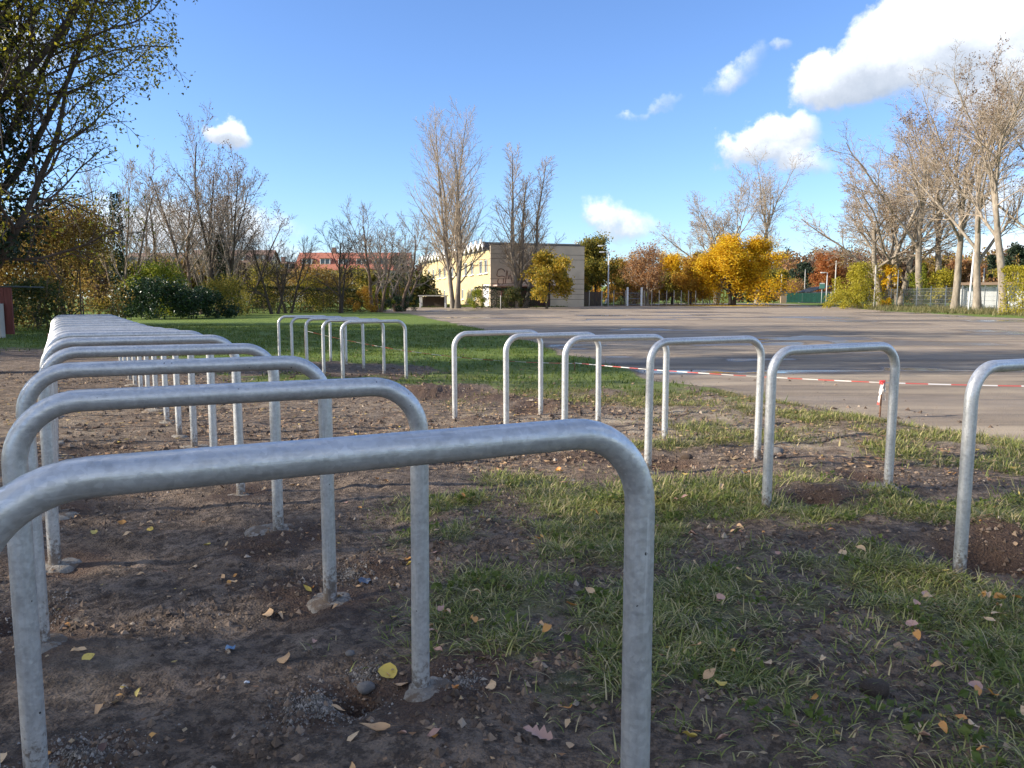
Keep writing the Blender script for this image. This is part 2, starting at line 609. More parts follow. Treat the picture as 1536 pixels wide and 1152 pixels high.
def ground_mat(nt):
    p = nt.n('ShaderNodeNewGeometry').outputs['Position']
    grass, lot, sandm, wetm = nt.attr('grass'), nt.attr('lot'), nt.attr('sand'), nt.attr('wet')
    n_big = nt.noise(p, 0.55, 5, 0.6)
    n_mid = nt.noise(p, 5.0, 6, 0.62)
    n_fin = nt.noise(p, 60.0, 6, 0.7)
    n_grit = nt.voro(p, 95.0)
    soil = nt.ramp(n_mid, [(0.22, (0.074, 0.052, 0.036)), (0.46, (0.190, 0.138, 0.096)), (0.8, (0.35, 0.262, 0.188))])
    soil = nt.mix(nt.step(n_fin, 0.45, 0.75), soil, nt.mix(1.0, soil, (1.45, 1.4, 1.35), 'MULTIPLY'))
    soil = nt.mix(nt.math('MULTIPLY', nt.step(nt.noise(p, 21.0, 6, 0.72), 0.57, 0.42), 0.72), soil, (0.036, 0.023, 0.015))
    soil = nt.mix(nt.step(n_big, 0.55, 0.75), soil, (0.20, 0.132, 0.086))
    soil = nt.mix(nt.math('MULTIPLY', nt.step(nt.math('ADD', nt.attr('fresh'), nt.math('MULTIPLY', nt.math('SUBTRACT', n_mid, 0.5), 0.9)), 0.25, 0.7), 0.85), soil, nt.mix(n_fin, (0.045, 0.027, 0.018), (0.145, 0.083, 0.052)))
    pale = nt.math('GREATER_THAN', nt.noise(p, 150.0, 2, 0.5), 0.735)
    soil = nt.mix(pale, soil, (0.26, 0.22, 0.18))
    sandc = nt.ramp(n_mid, [(0.25, (0.19, 0.14, 0.095)), (0.55, (0.36, 0.285, 0.20)), (0.8, (0.46, 0.38, 0.275))])
    sandc = nt.mix(nt.step(n_fin, 0.5, 0.8), sandc, (0.10, 0.072, 0.05))
    c = nt.mix(nt.math('MULTIPLY', sandm, nt.step(nt.math('ADD', n_mid, nt.math('MULTIPLY', n_fin, .5)), 0.5, 0.9)), soil, sandc)
    # short turf between the blades
    gr = nt.ramp(nt.noise(p, 9.0, 6, 0.7), [(0.25, (0.06, 0.095, 0.012)), (0.5, (0.125, 0.19, 0.020)), (0.78, (0.22, 0.25, 0.04))])
    gr = nt.mix(nt.step(n_big, 0.52, 0.72), gr, nt.mix(1.0, gr, (1.35, 1.05, 0.9), 'MULTIPLY'))
    gfac = nt.step(nt.math('ADD', grass, nt.math('MULTIPLY', nt.math('SUBTRACT', n_mid, 0.5), 0.9)), 0.35, 0.8)
    dist = nt.vmath('LENGTH', p)
    gfac = nt.math('MULTIPLY', gfac, nt.math('ADD', 0.30, nt.math('MULTIPLY', nt.step(dist, 5.0, 16.0), 0.66)))
    c = nt.mix(gfac, c, gr)
    # worn cinder lot: long smears from tyres and graders, running across
    ps = nt.vmath('MULTIPLY', p, (0.10, 1.0, 1.0))
    smear = nt.noise(ps, 1.1, 6, 0.62, 0.4)
    smear2 = nt.noise(nt.vmath('MULTIPLY', p, (0.25, 1.0, 1.0)), 4.0, 5, 0.6)
    lc = nt.ramp(smear, [(0.28, (0.19, 0.146, 0.102)), (0.48, (0.325, 0.252, 0.178)), (0.68, (0.48, 0.38, 0.265))])
    lc = nt.mix(nt.step(smear2, 0.45, 0.72), lc, nt.mix(1.0, lc, (0.70, 0.70, 0.73), 'MULTIPLY'))
    lc = nt.mix(nt.step(n_fin, 0.5, 0.8), lc, nt.mix(1.0, lc, (1.25, 1.22, 1.2), 'MULTIPLY'))
    track = nt.noise(nt.vmath('MULTIPLY', p, (0.045, 1.0, 1.0)), 2.6, 5, 0.7, 0.3)
    lc = nt.mix(nt.math('MULTIPLY', nt.step(track, 0.52, 0.64), 0.38), lc, nt.mix(1.0, lc, (0.50, 0.50, 0.53), 'MULTIPLY'))
    lc = nt.mix(nt.math('MULTIPLY', nt.step(nt.noise(p, 13.0, 4, .7), 0.58, 0.7), 0.5), lc, nt.mix(1.0, lc, (0.62, 0.6, 0.6), 'MULTIPLY'))
    lc = nt.mix(nt.math('MULTIPLY', wetm, 0.82), lc, (0.035, 0.030, 0.028))
    lf = nt.step(nt.math('ADD', lot, nt.math('MULTIPLY', nt.math('SUBTRACT', n_mid, 0.5), 0.6)), 0.3, 0.7)
    c = nt.mix(lf, c, lc)
    damp = nt.step(nt.noise(nt.vmath('MULTIPLY', p, (0.2, 1, 1)), 0.6, 4), 0.45, 0.65)
    rough = nt.math('SUBTRACT', 0.92, nt.math('MULTIPLY', nt.math('MULTIPLY', lf, damp), 0.30))
    wetf = nt.step(wetm, 0.45, 0.75)
    rough = nt.math('SUBTRACT', rough, nt.math('MULTIPLY', wetf, 0.56), clamp=True)
    hgt = nt.math('ADD', nt.math('MULTIPLY', n_mid, 0.6), nt.math('ADD', nt.math('MULTIPLY', n_fin, 0.55), nt.math('MULTIPLY', n_grit, 0.35)))
    hgt = nt.math('MULTIPLY', hgt, nt.math('SUBTRACT', 1.0, wetf))
    return princ(nt, c, rough, normal=nt.bump(hgt, 1.0, 0.034), spec=0.35)


gme.materials.append(material('ground_soil_turf_cinder', ground_mat))
ground = link('ground', gme)
ground['kind'] = 'structure'

# ------------------------------------------------------------------ bike stands
def galv(nt):
    oi = nt.n('ShaderNodeObjectInfo').outputs['Random']
    sh = nt.n('ShaderNodeCombineXYZ')
    nt.put(sh.inputs[0], nt.math('MULTIPLY', oi, 37.0))
    nt.put(sh.inputs[2], nt.math('MULTIPLY', oi, 91.0))
    p = nt.vmath('ADD', coord(nt), sh.outputs[0])
    zz = nt.n('ShaderNodeSeparateXYZ')
    nt.put(zz.inputs[0], coord(nt))
    istop = nt.step(zz.outputs[2], 0.78, 0.86)

    def along(sc, k, det=4):
        a_ = nt.noise(nt.vmath('MULTIPLY', p, (1.0, 1.0, k)), sc, det, 0.6)
        b_ = nt.noise(nt.vmath('MULTIPLY', p, (k, 1.0, 1.0)), sc, det, 0.6)
        return nt.math('ADD', nt.math('MULTIPLY', a_, nt.math('SUBTRACT', 1.0, istop)), nt.math('MULTIPLY', b_, istop))
    streak = along(55.0, 0.10)
    blot = nt.noise(p, 24.0, 6, 0.7)
    cell = nt.voro(p, 70.0)
    spn = nt.n('ShaderNodeTexVoronoi', feature='F1')
    nt.put(spn.inputs['Vector'], p)
    spn.inputs['Scale'].default_value = 120.0
    spang = nt.n('ShaderNodeSeparateColor')
    nt.put(spang.inputs[0], spn.outputs['Color'])
    fine_ = nt.noise(p, 190.0, 3, 0.6)
    c = nt.ramp(nt.math('ADD', nt.math('MULTIPLY', blot, 0.5), nt.math('MULTIPLY', streak, 0.5)),
                [(0.34, (0.48, 0.475, 0.455)), (0.5, (0.62, 0.61, 0.585)), (0.66, (0.75, 0.74, 0.715))])
    c = nt.mix(nt.math('MULTIPLY', nt.step(cell, 0.2, 0.75), 0.35), c, (0.74, 0.735, 0.72))
    c = nt.mix(nt.math('MULTIPLY', nt.step(nt.noise(p, 7.2, 6, 0.75), 0.58, 0.72), 0.38), c, (0.27, 0.255, 0.22))
    c = nt.mix(nt.math('MULTIPLY', nt.step(nt.noise(p, 8.3, 6, 0.7), 0.70, 0.76), 0.7), c, (0.24, 0.135, 0.06))
    c = nt.mix(nt.math('GREATER_THAN', nt.noise(p, 70.0, 1), 0.80), c, (0.08, 0.08, 0.08))
    mud = nt.step(nt.math('SUBTRACT', nt.noise(p, 55.0, 4, 0.7), nt.math('MULTIPLY', zz.outputs[2], 1.6)), 0.30, 0.52)
    c = nt.mix(nt.math('MULTIPLY', spang.outputs[0], 0.42), c, nt.mix(1.0, c, (0.62, 0.62, 0.63), 'MULTIPLY'))
    c = nt.mix(nt.math('MULTIPLY', mud, 0.8), c, (0.16, 0.11, 0.072))
    # run-off streaks of white zinc salt
    c = nt.mix(nt.math('MULTIPLY', nt.step(along(80.0, 0.04, 3), 0.60, 0.70), 0.55), c, (0.80, 0.79, 0.77))
    rough = nt.math('ADD', nt.math('ADD', 0.20, nt.math('MULTIPLY', spang.outputs[1], 0.16)), nt.math('MULTIPLY', blot, 0.24))
    nm = nt.bump(nt.math('ADD', streak, nt.math('MULTIPLY', fine_, 0.5)), 0.18, 0.004)
    return princ(nt, c, rough, 0.55, nm)


M_galv = material('galvanised_steel', galv)
TR, BR = 0.027, 0.142


def hoop_mesh(H, name):
    pts = [Vector((0, 0, -0.18))]
    for k in range(1, 9):
        pts.append(Vector((0, 0, -0.18 + (H - BR + 0.18) * k / 8)))
    for k in range(1, 11):
        a = math.pi / 2 * k / 10
        pts.append(Vector((BR - BR * math.cos(a), 0, H - BR + BR * math.sin(a))))
    for k in range(1, 9):
        pts.append(Vector((BR + (WID - 2 * BR) * k / 8, 0, H)))
    for k in range(1, 11):
        a = math.pi / 2 * k / 10
        pts.append(Vector((WID - BR + BR * math.sin(a), 0, H - BR + BR * math.cos(a))))
    for k in range(1, 9):
        pts.append(Vector((WID, 0, H - BR - (H - BR + 0.18) * k / 8)))
    b = B()
    b.tube(pts, [TR] * len(pts), 24)
    return b.mesh(name, M_galv, True)


HOOPS = {H: hoop_mesh(H, 'bike_stand_hoop') for H in (0.955, 0.905)}


def concrete(nt):
    p = coord(nt)
    n = nt.noise(p, 14, 6, 0.65)
    f = nt.noise(p, 120, 4, 0.7)
    c = nt.ramp(n, [(0.3, (0.17, 0.145, 0.115)), (0.55, (0.30, 0.265, 0.215)), (0.75, (0.42, 0.375, 0.315))])
    c = nt.mix(nt.step(f, 0.55, 0.8), c, (0.36, 0.34, 0.32))
    c = nt.mix(nt.step(nt.noise(p, 9, 5, .7), 0.47, 0.58), c, (0.16, 0.115, 0.078))
    return princ(nt, c, 0.92, normal=nt.bump(nt.math('ADD', n, f), 0.8, 0.012))


M_conc = material('rough_concrete', concrete)


def footing_mesh(r, seed):
    q = random.Random(seed)
    n = 20
    V = [(0, 0, 0.012)]
    prof = [q.uniform(0.75, 1.15) for _ in range(n)]
    prof = [(prof[i - 1] + prof[i] * 2 + prof[(i + 1) % n]) / 4 for i in range(n)]
    for ring, z in ((0.35, 0.011), (0.68, 0.007), (0.92, -0.004), (1.08, -0.04)):
        for k in range(n):
            a = 2 * math.pi * k / n
            V.append((math.cos(a) * r * prof[k] * ring, math.sin(a) * r * prof[k] * ring * 0.9, z + q.uniform(-0.004, 0.004)))
    T = [(0, 1 + k, 1 + (k + 1) % n) for k in range(n)]
    Q = []
    for ring in range(3):
        for k in range(n):
            k2 = (k + 1) % n
            Q.append((1 + ring * n + k, 1 + (ring + 1) * n + k, 1 + (ring + 1) * n + k2, 1 + ring * n + k2))
    return mesh_of('concrete_footing', np.array(V), [np.array(T), np.array(Q)], True, M_conc)


FOOT = [footing_mesh(0.125, 1), footing_mesh(0.160, 2), footing_mesh(0.10, 3)]
ORD = ['first', 'second', 'third', 'fourth', 'fifth', 'sixth', 'seventh', 'eighth', 'ninth', 'tenth', 'eleventh', 'twelfth', 'thirteenth',
       'fourteenth', 'fifteenth', 'sixteenth']
leg_spots = []


def stand(x, y, H, label, group, foot=(True, True), k=0, U=U, WID=WID):
    lx, ly = x - U.x * WID, y - U.y * WID
    q = random.Random(int(x * 1000 + y * 77))
    z = float(dip(np.array([ly]))[0]) + (0.016 if WID > 1.01 else 0.0)
    o = link('bike_stand', HOOPS[H], None, (lx, ly, z))
    o.rotation_euler = (q.uniform(-.012, .012), q.uniform(-.006, .006), math.atan2(U.y, U.x) + q.uniform(-.015, .015))
    o.scale = (WID, 1, 1)
    tag(o, label, 'bike stand', group)
    for j in range(2):
        wx, wy = (lx, ly) if j == 0 else (x, y)
        leg_spots.append((wx, wy))
        if foot[j]:
            f = link('concrete_footing', FOOT[(k + j) % 3], o)
            f.location = (j + q.uniform(-.03, .03), q.uniform(-.02, .03), gh(wx, wy) - z + 0.001)
            f.rotation_euler = (0, 0, q.uniform(0, 6))
    return o


nl = len(long_row)
for k, (x, y) in enumerate(long_row):
    lab = 'galvanised hoop bike stand, %s of the long close row counted from the laurel hedge' % ORD[nl - 1 - k]
    if k == 0:
        lab = 'galvanised steel hoop bike stand at the lawn-free open end of the long row'
    stand(x, y, 0.955, lab, 'long close row of bike stands in bare soil', k=k, **(dict(U=Vector((.89, .455, 0)), WID=1.022) if k == 0 else {}))
for k, (x, y) in enumerate(tape_row):
    lab = 'galvanised hoop bike stand, %s of six along the tape counted from the deep pit' % ORD[k]
    stand(x, y, 0.905, lab, 'row of six bike stands along the barrier tape', foot=(k in (2, 3), k in (0, 1)), k=k)
for k, (x, y) in enumerate(far_row):
    lab = 'hoop bike stand on the lawn, %s of five counted from the dark soil mound' % ORD[k]
    stand(x, y, 0.905, lab, 'five bike stands on the lawn', foot=(False, False), k=k)

# ------------------------------------------------------------------ barrier tape on iron pegs
def tape_mat(nt):
    p = coord(nt)
    u = nt.n('ShaderNodeSeparateXYZ')
    nt.put(u.inputs[0], coord(nt, 'UV'))
    s = nt.math('FRACT', nt.math('MULTIPLY', u.outputs[0], 2.2))
    m = nt.math('GREATER_THAN', s, 0.5)
    c = nt.mix(m, (0.62, 0.58, 0.55), (0.46, 0.09, 0.075))
    return princ(nt, c, 0.35)


M_tape = material('red_white_tape', tape_mat)
M_rust = plain('rusty_iron', (0.20, 0.10, 0.055), 0.85, 0.4, 30)


def ribbon(name, pts, width, label, twist=0.4, group=None, seed=0, sag=0.05):
    q = random.Random(seed)
    P = []
    for a, b in zip(pts[:-1], pts[1:]):
        a, b = Vector(a), Vector(b)
        n = max(8, int((b - a).length / 0.12))
        for k in range(n):
            t = k / n
            p = a.lerp(b, t)
            p.z -= sag * 4 * t * (1 - t)
            P.append(p)
    P.append(Vector(pts[-1]))
    V, Fq, uv = [], [], []
    ang = q.uniform(-.3, .3)
    L = 0
    for i, p in enumerate(P):
        t = (P[min(i + 1, len(P) - 1)] - P[max(i - 1, 0)]).normalized()
        ang += q.uniform(-1, 1) * twist * 0.25
        ang *= 0.97
        up = Vector((0, 0, 1)) - t * t.z
        up.normalize()
        side = t.cross(up)
        wv_ = (up * math.cos(ang) + side * math.sin(ang)) * width / 2
        V += [tuple(p - wv_), tuple(p + wv_)]
        if i:
            L += (p - P[i - 1]).length
        uv.append(L)
        if i:
            Fq.append((2 * i - 2, 2 * i, 2 * i + 1, 2 * i - 1))
    me = mesh_of(name, np.array(V), np.array(Fq), True, M_tape)
    l = me.uv_layers.new(name='UVMap')
    for k in range(len(Fq)):
        for j, vi in enumerate(Fq[k]):
            l.data[4 * k + j].uv = (uv[vi // 2], vi % 2)
    return tag(link(name, me), label, 'barrier tape', group)


def peg(px, py, h, label, lean=0.0):
    x, y = g(px, py)
    b = B()
    z = gh(x, y)
    b.tube([Vector((0, 0, -0.1)), Vector((lean * .5, 0, h * .5)), Vector((lean, 0, h))], [.009, .009, .009], 6, True)
    o = b.build('iron_peg', M_rust, None, (x, y, z), smooth=True)
    tag(o, label, 'peg')
    return Vector((x + lean, y, z + h - 0.02))


pA = peg(1320, 614, 0.40, 'thin rusty iron peg carrying the knotted red white tape', 0.01)
pB = peg(862, 549, 0.16, 'short iron peg where the tape meets the lot edge', 0.0)
pC = peg(75, 530, 0.50, 'thin rusty peg with tape end beside the long stand row', -0.02)
pD = peg(458, 532, 0.62, 'thin rusty peg standing among the five lawn stands', 0.0)
end_r = Vector((pA.x + 3.2, pA.y - 0.55, pA.z + 0.02))
ribbon('barrier_tape', [pB, pA], 0.013, 'red and white barrier tape stretched along the lot edge', 0.8, seed=3, sag=0.03)
ribbon('barrier_tape', [pA + Vector((.006, 0, 0)), end_r], 0.013, 'red white tape running on from the knotted peg towards the fence trees', 0.6, seed=4, sag=0.02)
peg_r = B()
peg_r.tube([Vector((0, 0, -0.1)), Vector((0, 0, 0.42))], [.009, .009], 6, True)
zr = gh(end_r.x, end_r.y)
tag(peg_r.build('iron_peg', M_rust, None, (end_r.x, end_r.y, zr)), 'rusty iron peg holding the far end of the knotted tape', 'peg')
ribbon('barrier_tape', [pD + Vector((.01, 0, -.02)), pB + Vector((-.01, 0, -.01))], 0.010, 'slack barrier tape lying low across the lawn between two pegs', 0.9, seed=5, sag=0.16)
pE = Vector((pC.x + 0.75, pC.y + 0.5, pC.z - 0.02))
ribbon('barrier_tape', [pC, pE], 0.04, 'short red tape stretch beside the laurel hedge end of the stands', 0.7, seed=6, sag=0.01)
# knot with hanging tails
knot = thing('tape_knot', 'knot of red white tape with two dangling tails on the peg', 'barrier tape', (0, 0, 0))
for i, (dx, L) in enumerate(((-0.045, 0.24), (0.02, 0.19), (-0.012, 0.13))):
    o = ribbon('tape_tail', [pA + Vector((0, -.012, .01)), pA + Vector((dx * .7, -.03, -L * .45)), pA + Vector((dx, -.022, -L))], 0.032, '', 1.5, seed=20 + i, sag=-0.01)
    for k_ in ('label', 'category'):
        del o[k_]
    o.parent = knot
b = B()
for k in range(3):
    a0 = k * 2.1
    ring = [pA + Vector((math.cos(a0 + t) * .022, math.sin(a0 + t) * .02, math.sin(t * 2 + k) * .018)) for t in np.linspace(0, 6.2, 10)]
    b.tube(ring, [.010] * 10, 5)
b.build('bow', plain('tape_red', (0.62, 0.035, 0.035), 0.4, 0.2, 60), knot, smooth=True)

# ------------------------------------------------------------------ grass blades (stuff)
def blades(n, xr, yr, length, width, seed, dens_pow=1.0, clump=14, spread=0.035, segs=3, lay=0.9, maskf=grass_mask, thin=None, frame=None):
    r = np.random.default_rng(seed)
    nc = int(n / clump * 3)
    cx = r.uniform(*xr, nc)
    # spread so that the density per square metre is about even in depth
    cy = r.uniform(*yr, nc)
    m = maskf(cx, cy) ** dens_pow
    vis = (np.abs(cx) < cy * 0.72 + 0.6) if frame is None else frame(cx, cy)
    keep = (r.random(nc) < m) & vis
    cx, cy, m = cx[keep], cy[keep], m[keep]
    k = r.integers(max(2, clump // 3), clump + clump // 2, len(cx))
    k = np.maximum(1, (k * (0.15 + 0.85 * m)).astype(int))
    ii = np.repeat(np.arange(len(cx)), k)
    if len(ii) > n:
        ii = ii[:n] if thin is None else r.choice(ii, n, replace=False)
    N = len(ii)
    off = r.normal(0, spread, (N, 2))
    bx, by = cx[ii] + off[:, 0], cy[ii] + off[:, 1]
    bz = ground_h(bx, by) - 0.004
    cl_h = r.uniform(0.55, 1.25, len(cx))[ii]
    cdirx = r.normal(0, 1, len(cx))[ii]
    cdiry = r.normal(0, 1, len(cx))[ii]
    L = r.uniform(*length, N) * cl_h
    az = np.arctan2(off[:, 1] + cdiry * spread * .8 + r.normal(0, spread * .7, N), off[:, 0] + cdirx * spread * .8 + r.normal(0, spread * .7, N))
    tilt0 = r.uniform(0.30, 1.25, N)
    bend = r.uniform(0.3, 1.1, N) * lay
    wd = r.uniform(*width, N)
    dx, dy = np.cos(az), np.sin(az)
    sx, sy = -dy, dx
    V = np.zeros((N, 2 * segs + 1, 3), np.float32)
    px_, py_, pz_ = bx.copy(), by.copy(), bz.copy()
    for s in range(segs + 1):
        t = s / segs
        if s < segs:
            ww = wd * (1 - 0.55 * t) * 0.5
            V[:, 2 * s, 0], V[:, 2 * s, 1], V[:, 2 * s, 2] = px_ - sx * ww, py_ - sy * ww, pz_
            V[:, 2 * s + 1, 0], V[:, 2 * s + 1, 1], V[:, 2 * s + 1, 2] = px_ + sx * ww, py_ + sy * ww, pz_
        else:
            V[:, 2 * s, 0], V[:, 2 * s, 1], V[:, 2 * s, 2] = px_, py_, pz_
        th = np.minimum(tilt0 + bend * (t + 0.15) * 1.25, 1.75)
        st = L / segs
        px_ = px_ + dx * np.sin(th) * st
        py_ = py_ + dy * np.sin(th) * st
        pz_ = pz_ + np.cos(th) * st
    nv = 2 * segs + 1
    base = (np.arange(N) * nv)[:, None]
    Fs = []
    if segs > 1:
        q = np.concatenate([base + np.array([[2 * s, 2 * s + 1, 2 * s + 3, 2 * s + 2]]) for s in range(segs - 1)], 0)
        Fs.append(q)
    s = segs - 1
    Fs.append(base + np.array([[2 * s, 2 * s + 1, 2 * s + 2]]))
    return V.reshape(-1, 3), Fs


def stuff(name, V, Fs, mat, label, cat, smooth=False):
    return tag(link(name, mesh_of(name, V, Fs, smooth, mat)), label, cat, None, 'stuff')


M_grass = leafmat('grass_blades', [(0.0, (0.12, 0.155, 0.03)), (0.30, (0.23, 0.265, 0.055)), (0.58, (0.35, 0.365, 0.095)),
                                   (0.76, (0.46, 0.43, 0.16)), (0.88, (0.60, 0.48, 0.23)), (1.0, (0.68, 0.55, 0.31))], 0.3, 0.5)
M_lawn = leafmat('lawn_blades', [(0.0, (0.065, 0.11, 0.014)), (0.5, (0.12, 0.18, 0.022)), (1.0, (0.20, 0.23, 0.04))], 0.4, 0.5)
M_straw = leafmat('straw_blades', [(0.0, (0.09, 0.11, 0.03)), (0.4, (0.19, 0.18, 0.06)), (1.0, (0.36, 0.29, 0.15))], 0.3, 0.6)
V, Fs = blades(88000, (-1.6, 3.6), (1.0, 4.6), (0.030, 0.088), (0.0032, 0.0062), 11, 1.1, 26, 0.034, 3, 1.3)
stuff('grass', V, Fs, M_grass, 'matted green grass tufts growing through the dark soil', 'grass')
V, Fs = blades(26000, (-2.0, 7.0), (0.2, 6.5), (0.030, 0.088), (0.004, 0.007), 16, 1.1, 22, 0.04, 2, 1.3, frame=lambda x, y: (np.abs(x) >= y * .72 + .6) & (x < y * .72 + 2.6))
stuff('grass', V, Fs, M_grass, 'worn grass beside the deep pit at the open end', 'grass')
V, Fs = blades(80000, (-2.5, 6.0), (4.4, 9.5), (0.04, 0.11), (0.004, 0.008), 12, 1.2, 20, 0.05, 2)
stuff('grass', V, Fs, M_grass, 'short worn grass around the tape row of stands', 'grass')
V, Fs = blades(30000, (-1.0, 5.5), (6.0, 10.5), (0.03, 0.08), (0.004, 0.009), 15, 1.0, 16, 0.06, 2, maskf=lambda x, y: sstep(grass_mask(x, y) + 0.15 * (1 - lot_mask(x, y)), .1, .8))
stuff('dry_grass', V, Fs, M_straw, 'straw yellow dry grass at the edge of the lot', 'grass')
V, Fs = blades(64000, (-20, 4.0), (9.0, 34.0), (0.05, 0.13), (0.010, 0.022), 13, 1.0, 10, 0.10, 1)
stuff('lawn_grass', V, Fs, M_lawn, 'lush green lawn behind the bike stands', 'grass')

# broad-leaved weeds in the turf
r_ = np.random.default_rng(77)
wx_, wy_ = r_.uniform(-.6, 3.2, 400), r_.uniform(1.4, 5.0, 400)
k_ = (grass_mask(wx_, wy_) > .35) & (np.abs(wx_) < wy_ * .7)
wx_, wy_ = wx_[k_][:80], wy_[k_][:80]
ii_ = np.repeat(np.arange(len(wx_)), 12)
pp_ = np.stack([wx_[ii_] + r_.normal(0, .035, len(ii_)), wy_[ii_] + r_.normal(0, .035, len(ii_))], 1)
pz_ = ground_h(pp_[:, 0], pp_[:, 1]) + r_.uniform(.012, .04, len(ii_))
WEEDS = np.stack([pp_[:, 0], pp_[:, 1], pz_], 1)
# ------------------------------------------------------------------ soil crumbs, gravel, stones
def crumbs(n, sampler, size, seed, flat=0.65):
    r = np.random.default_rng(seed)
    x, y = sampler(r, n)
    s = size[0] * (size[1] / size[0]) ** (r.random(n) ** 2.4)
    z = ground_h(x, y) + s * 0.32
    base = np.array([(1, 0, -.5), (0, 1, -.5), (-1, 0, -.5), (0, -1, -.5), (0, 0, 1)], float)
    P = base[None] * (1 + r.normal(0, 0.28, (n, 5, 1))) + r.normal(0, 0.16, (n, 5, 3))
    a = r.uniform(0, 6.28, n)
    ca, sa = np.cos(a), np.sin(a)
    Xr = P[:, :, 0] * ca[:, None] - P[:, :, 1] * sa[:, None]
    Yr = P[:, :, 0] * sa[:, None] + P[:, :, 1] * ca[:, None]
    V = np.stack([Xr * s[:, None] + x[:, None], Yr * s[:, None] + y[:, None], P[:, :, 2] * s[:, None] * flat + z[:, None]], 2)
    f = np.array([(0, 1, 4), (1, 2, 4), (2, 3, 4), (3, 0, 4)])
    Fm = ((np.arange(n) * 5)[:, None, None] + f[None]).reshape(-1, 3)
    return V.reshape(-1, 3), Fm


def soil_sampler(xr, yr, maskpow=1.0):
    def f(r, n):
        x = r.uniform(*xr, n * 4)
        y = yr[0] * (yr[1] / yr[0]) ** r.random(n * 4)
        m = (1 - grass_mask(x, y)) * (1 - lot_mask(x, y) * .9) * sstep(fbm(x * 2.2, y * 2.2, 3, 71), 0.35, 0.7) ** 1.3
        for px_, py_, rr, dp in pits:
            m = np.maximum(m, np.exp(-(np.hypot(x - px_, y - py_) / (rr * 1.5)) ** 2))
        k = np.where((r.random(n * 4) < m) & (np.abs(x) < y * .72 + .5))[0][:n]
        k = np.resize(k, n)
        return x[k] + r.normal(0, .004, n), y[k] + r.normal(0, .004, n)
    return f


def crumb_mat(nt):
    r = nt.n('ShaderNodeNewGeometry').outputs['Random Per Island']
    c = nt.ramp(r, [(0.0, (0.06, 0.040, 0.026)), (0.6, (0.15, 0.10, 0.066)), (0.93, (0.30, 0.21, 0.14)), (0.98, (0.34, 0.27, 0.20)), (1.0, (0.45, 0.36, 0.27))])
    return princ(nt, c, 0.95, normal=nt.bump(nt.noise(coord(nt), 140, 4), .7, .006))


M_crumb = material('soil_crumbs', crumb_mat)
V, Fm = crumbs(30000, soil_sampler((-3.2, 3.4), (1.0, 6.5)), (0.0018, 0.017), 31)
stuff('soil_crumbs', V, Fm, M_crumb, 'dark crumbs and clods of freshly dug soil', 'soil')
V, Fm = crumbs(9000, soil_sampler((-9, 5), (5.5, 14)), (0.006, 0.034), 32, 0.55)
stuff('soil_crumbs', V, Fm, M_crumb, 'coarse soil clods between the stand rows', 'soil')


def heap_sampler(px_, py_, r_):
    cx, cy = g(px_, py_)

    def f(r, n):
        q = np.abs(r.normal(0, 0.55, n)) * r_
        a = r.uniform(0, 6.28, n)
        return cx + q * np.cos(a) * 1.25, cy + q * np.sin(a)
    return f


def gravel_mat(nt):
    r = nt.n('ShaderNodeNewGeometry').outputs['Random Per Island']
    c = nt.ramp(r, [(0.0, (0.07, 0.058, 0.045)), (0.6, (0.19, 0.16, 0.13)), (1.0, (0.38, 0.33, 0.275))])
    return princ(nt, c, 0.75)


M_gravel = material('grey_gravel', gravel_mat)
for (px_, py_, r_, n_, lab) in ((480, 1062, .13, 1500, 'small heap of dark grey gravel beside a soil hole'),
                                (130, 1130, .11, 1100, 'pale grey gravel spill at the foot of a stand leg'),
                                (525, 858, .09, 500, 'grey gravel scatter beside a poured concrete footing'),
                                (55, 905, .11, 500, 'gravel spilled against a leg of the long row'),
                                (545, 1012, .07, 250, 'few grey gravel stones by the grassy tuft'),
                                (690, 1035, .07, 350, 'greyish gravel mixed in a grassy soil lump')):
    V, Fm = crumbs(int(n_ * 1.8), heap_sampler(px_, py_, r_), (0.0025, 0.0068), int(px_), 0.8)
    stuff('gravel_heap', V, Fm, M_gravel, lab, 'gravel')


def stone(px_, py_, s, col, label, name='stone', seed=0, flat=.6):
    import bmesh
    bm = bmesh.new()
    bmesh.ops.create_icosphere(bm, subdivisions=2, radius=1.0)
    q = random.Random(seed)
    for v in bm.verts:
        v.co *= 1 + 0.22 * (vn3(v.co * 1.7, seed) - .5) * 2
        v.co.z *= flat
    me = bpy.data.meshes.new(name)
    bm.to_mesh(me)
    bm.free()
    for p in me.polygons:
        p.use_smooth = True
    me.materials.append(col)
    x, y = g(px_, py_)
    o = link(name, me, None, (x, y, gh(x, y) + s * flat * .35), q.uniform(0, 6), s)
    return tag(o, label, 'stone')


def vn3(v, seed):
    return float(vnoise(np.array([v.x * 1.3 + v.z * .9 + 10]), np.array([v.y * 1.3 - v.z * .7 + 10]), seed)[0])


M_stone = plain('field_stone', (0.16, 0.145, 0.13), 0.85, .35, 20, bump=.4)
M_clod = plain('dark_clod', (0.13, 0.088, 0.058), 0.95, .4, 30, bump=.9)
stone(525, 985, .016, M_stone, 'small brown stone lying in bare soil', seed=2)
stone(378 + 170, 1030, .028, M_stone, 'greyish stone beside the gravel heap hole', seed=3)
stone(318, 872, .012, M_clod, 'round dark pebble in the trampled soil', seed=4)
stone(1310, 1045, .045, M_clod, 'dark mud clod lying in the grass', seed=5)
stone(1105, 968, .035, M_clod, 'flat mud clod beside an orange leaf', seed=6)
stone(1165, 672, .06, M_stone, 'pale stone beside a footing of the tape row', seed=7)
stone(1030, 625 + 55, .05, M_clod, 'lump of reddish soil by a dug hole', seed=8)
stone(370, 1022, .008, M_stone, 'tiny white pebble on dark soil', seed=9)

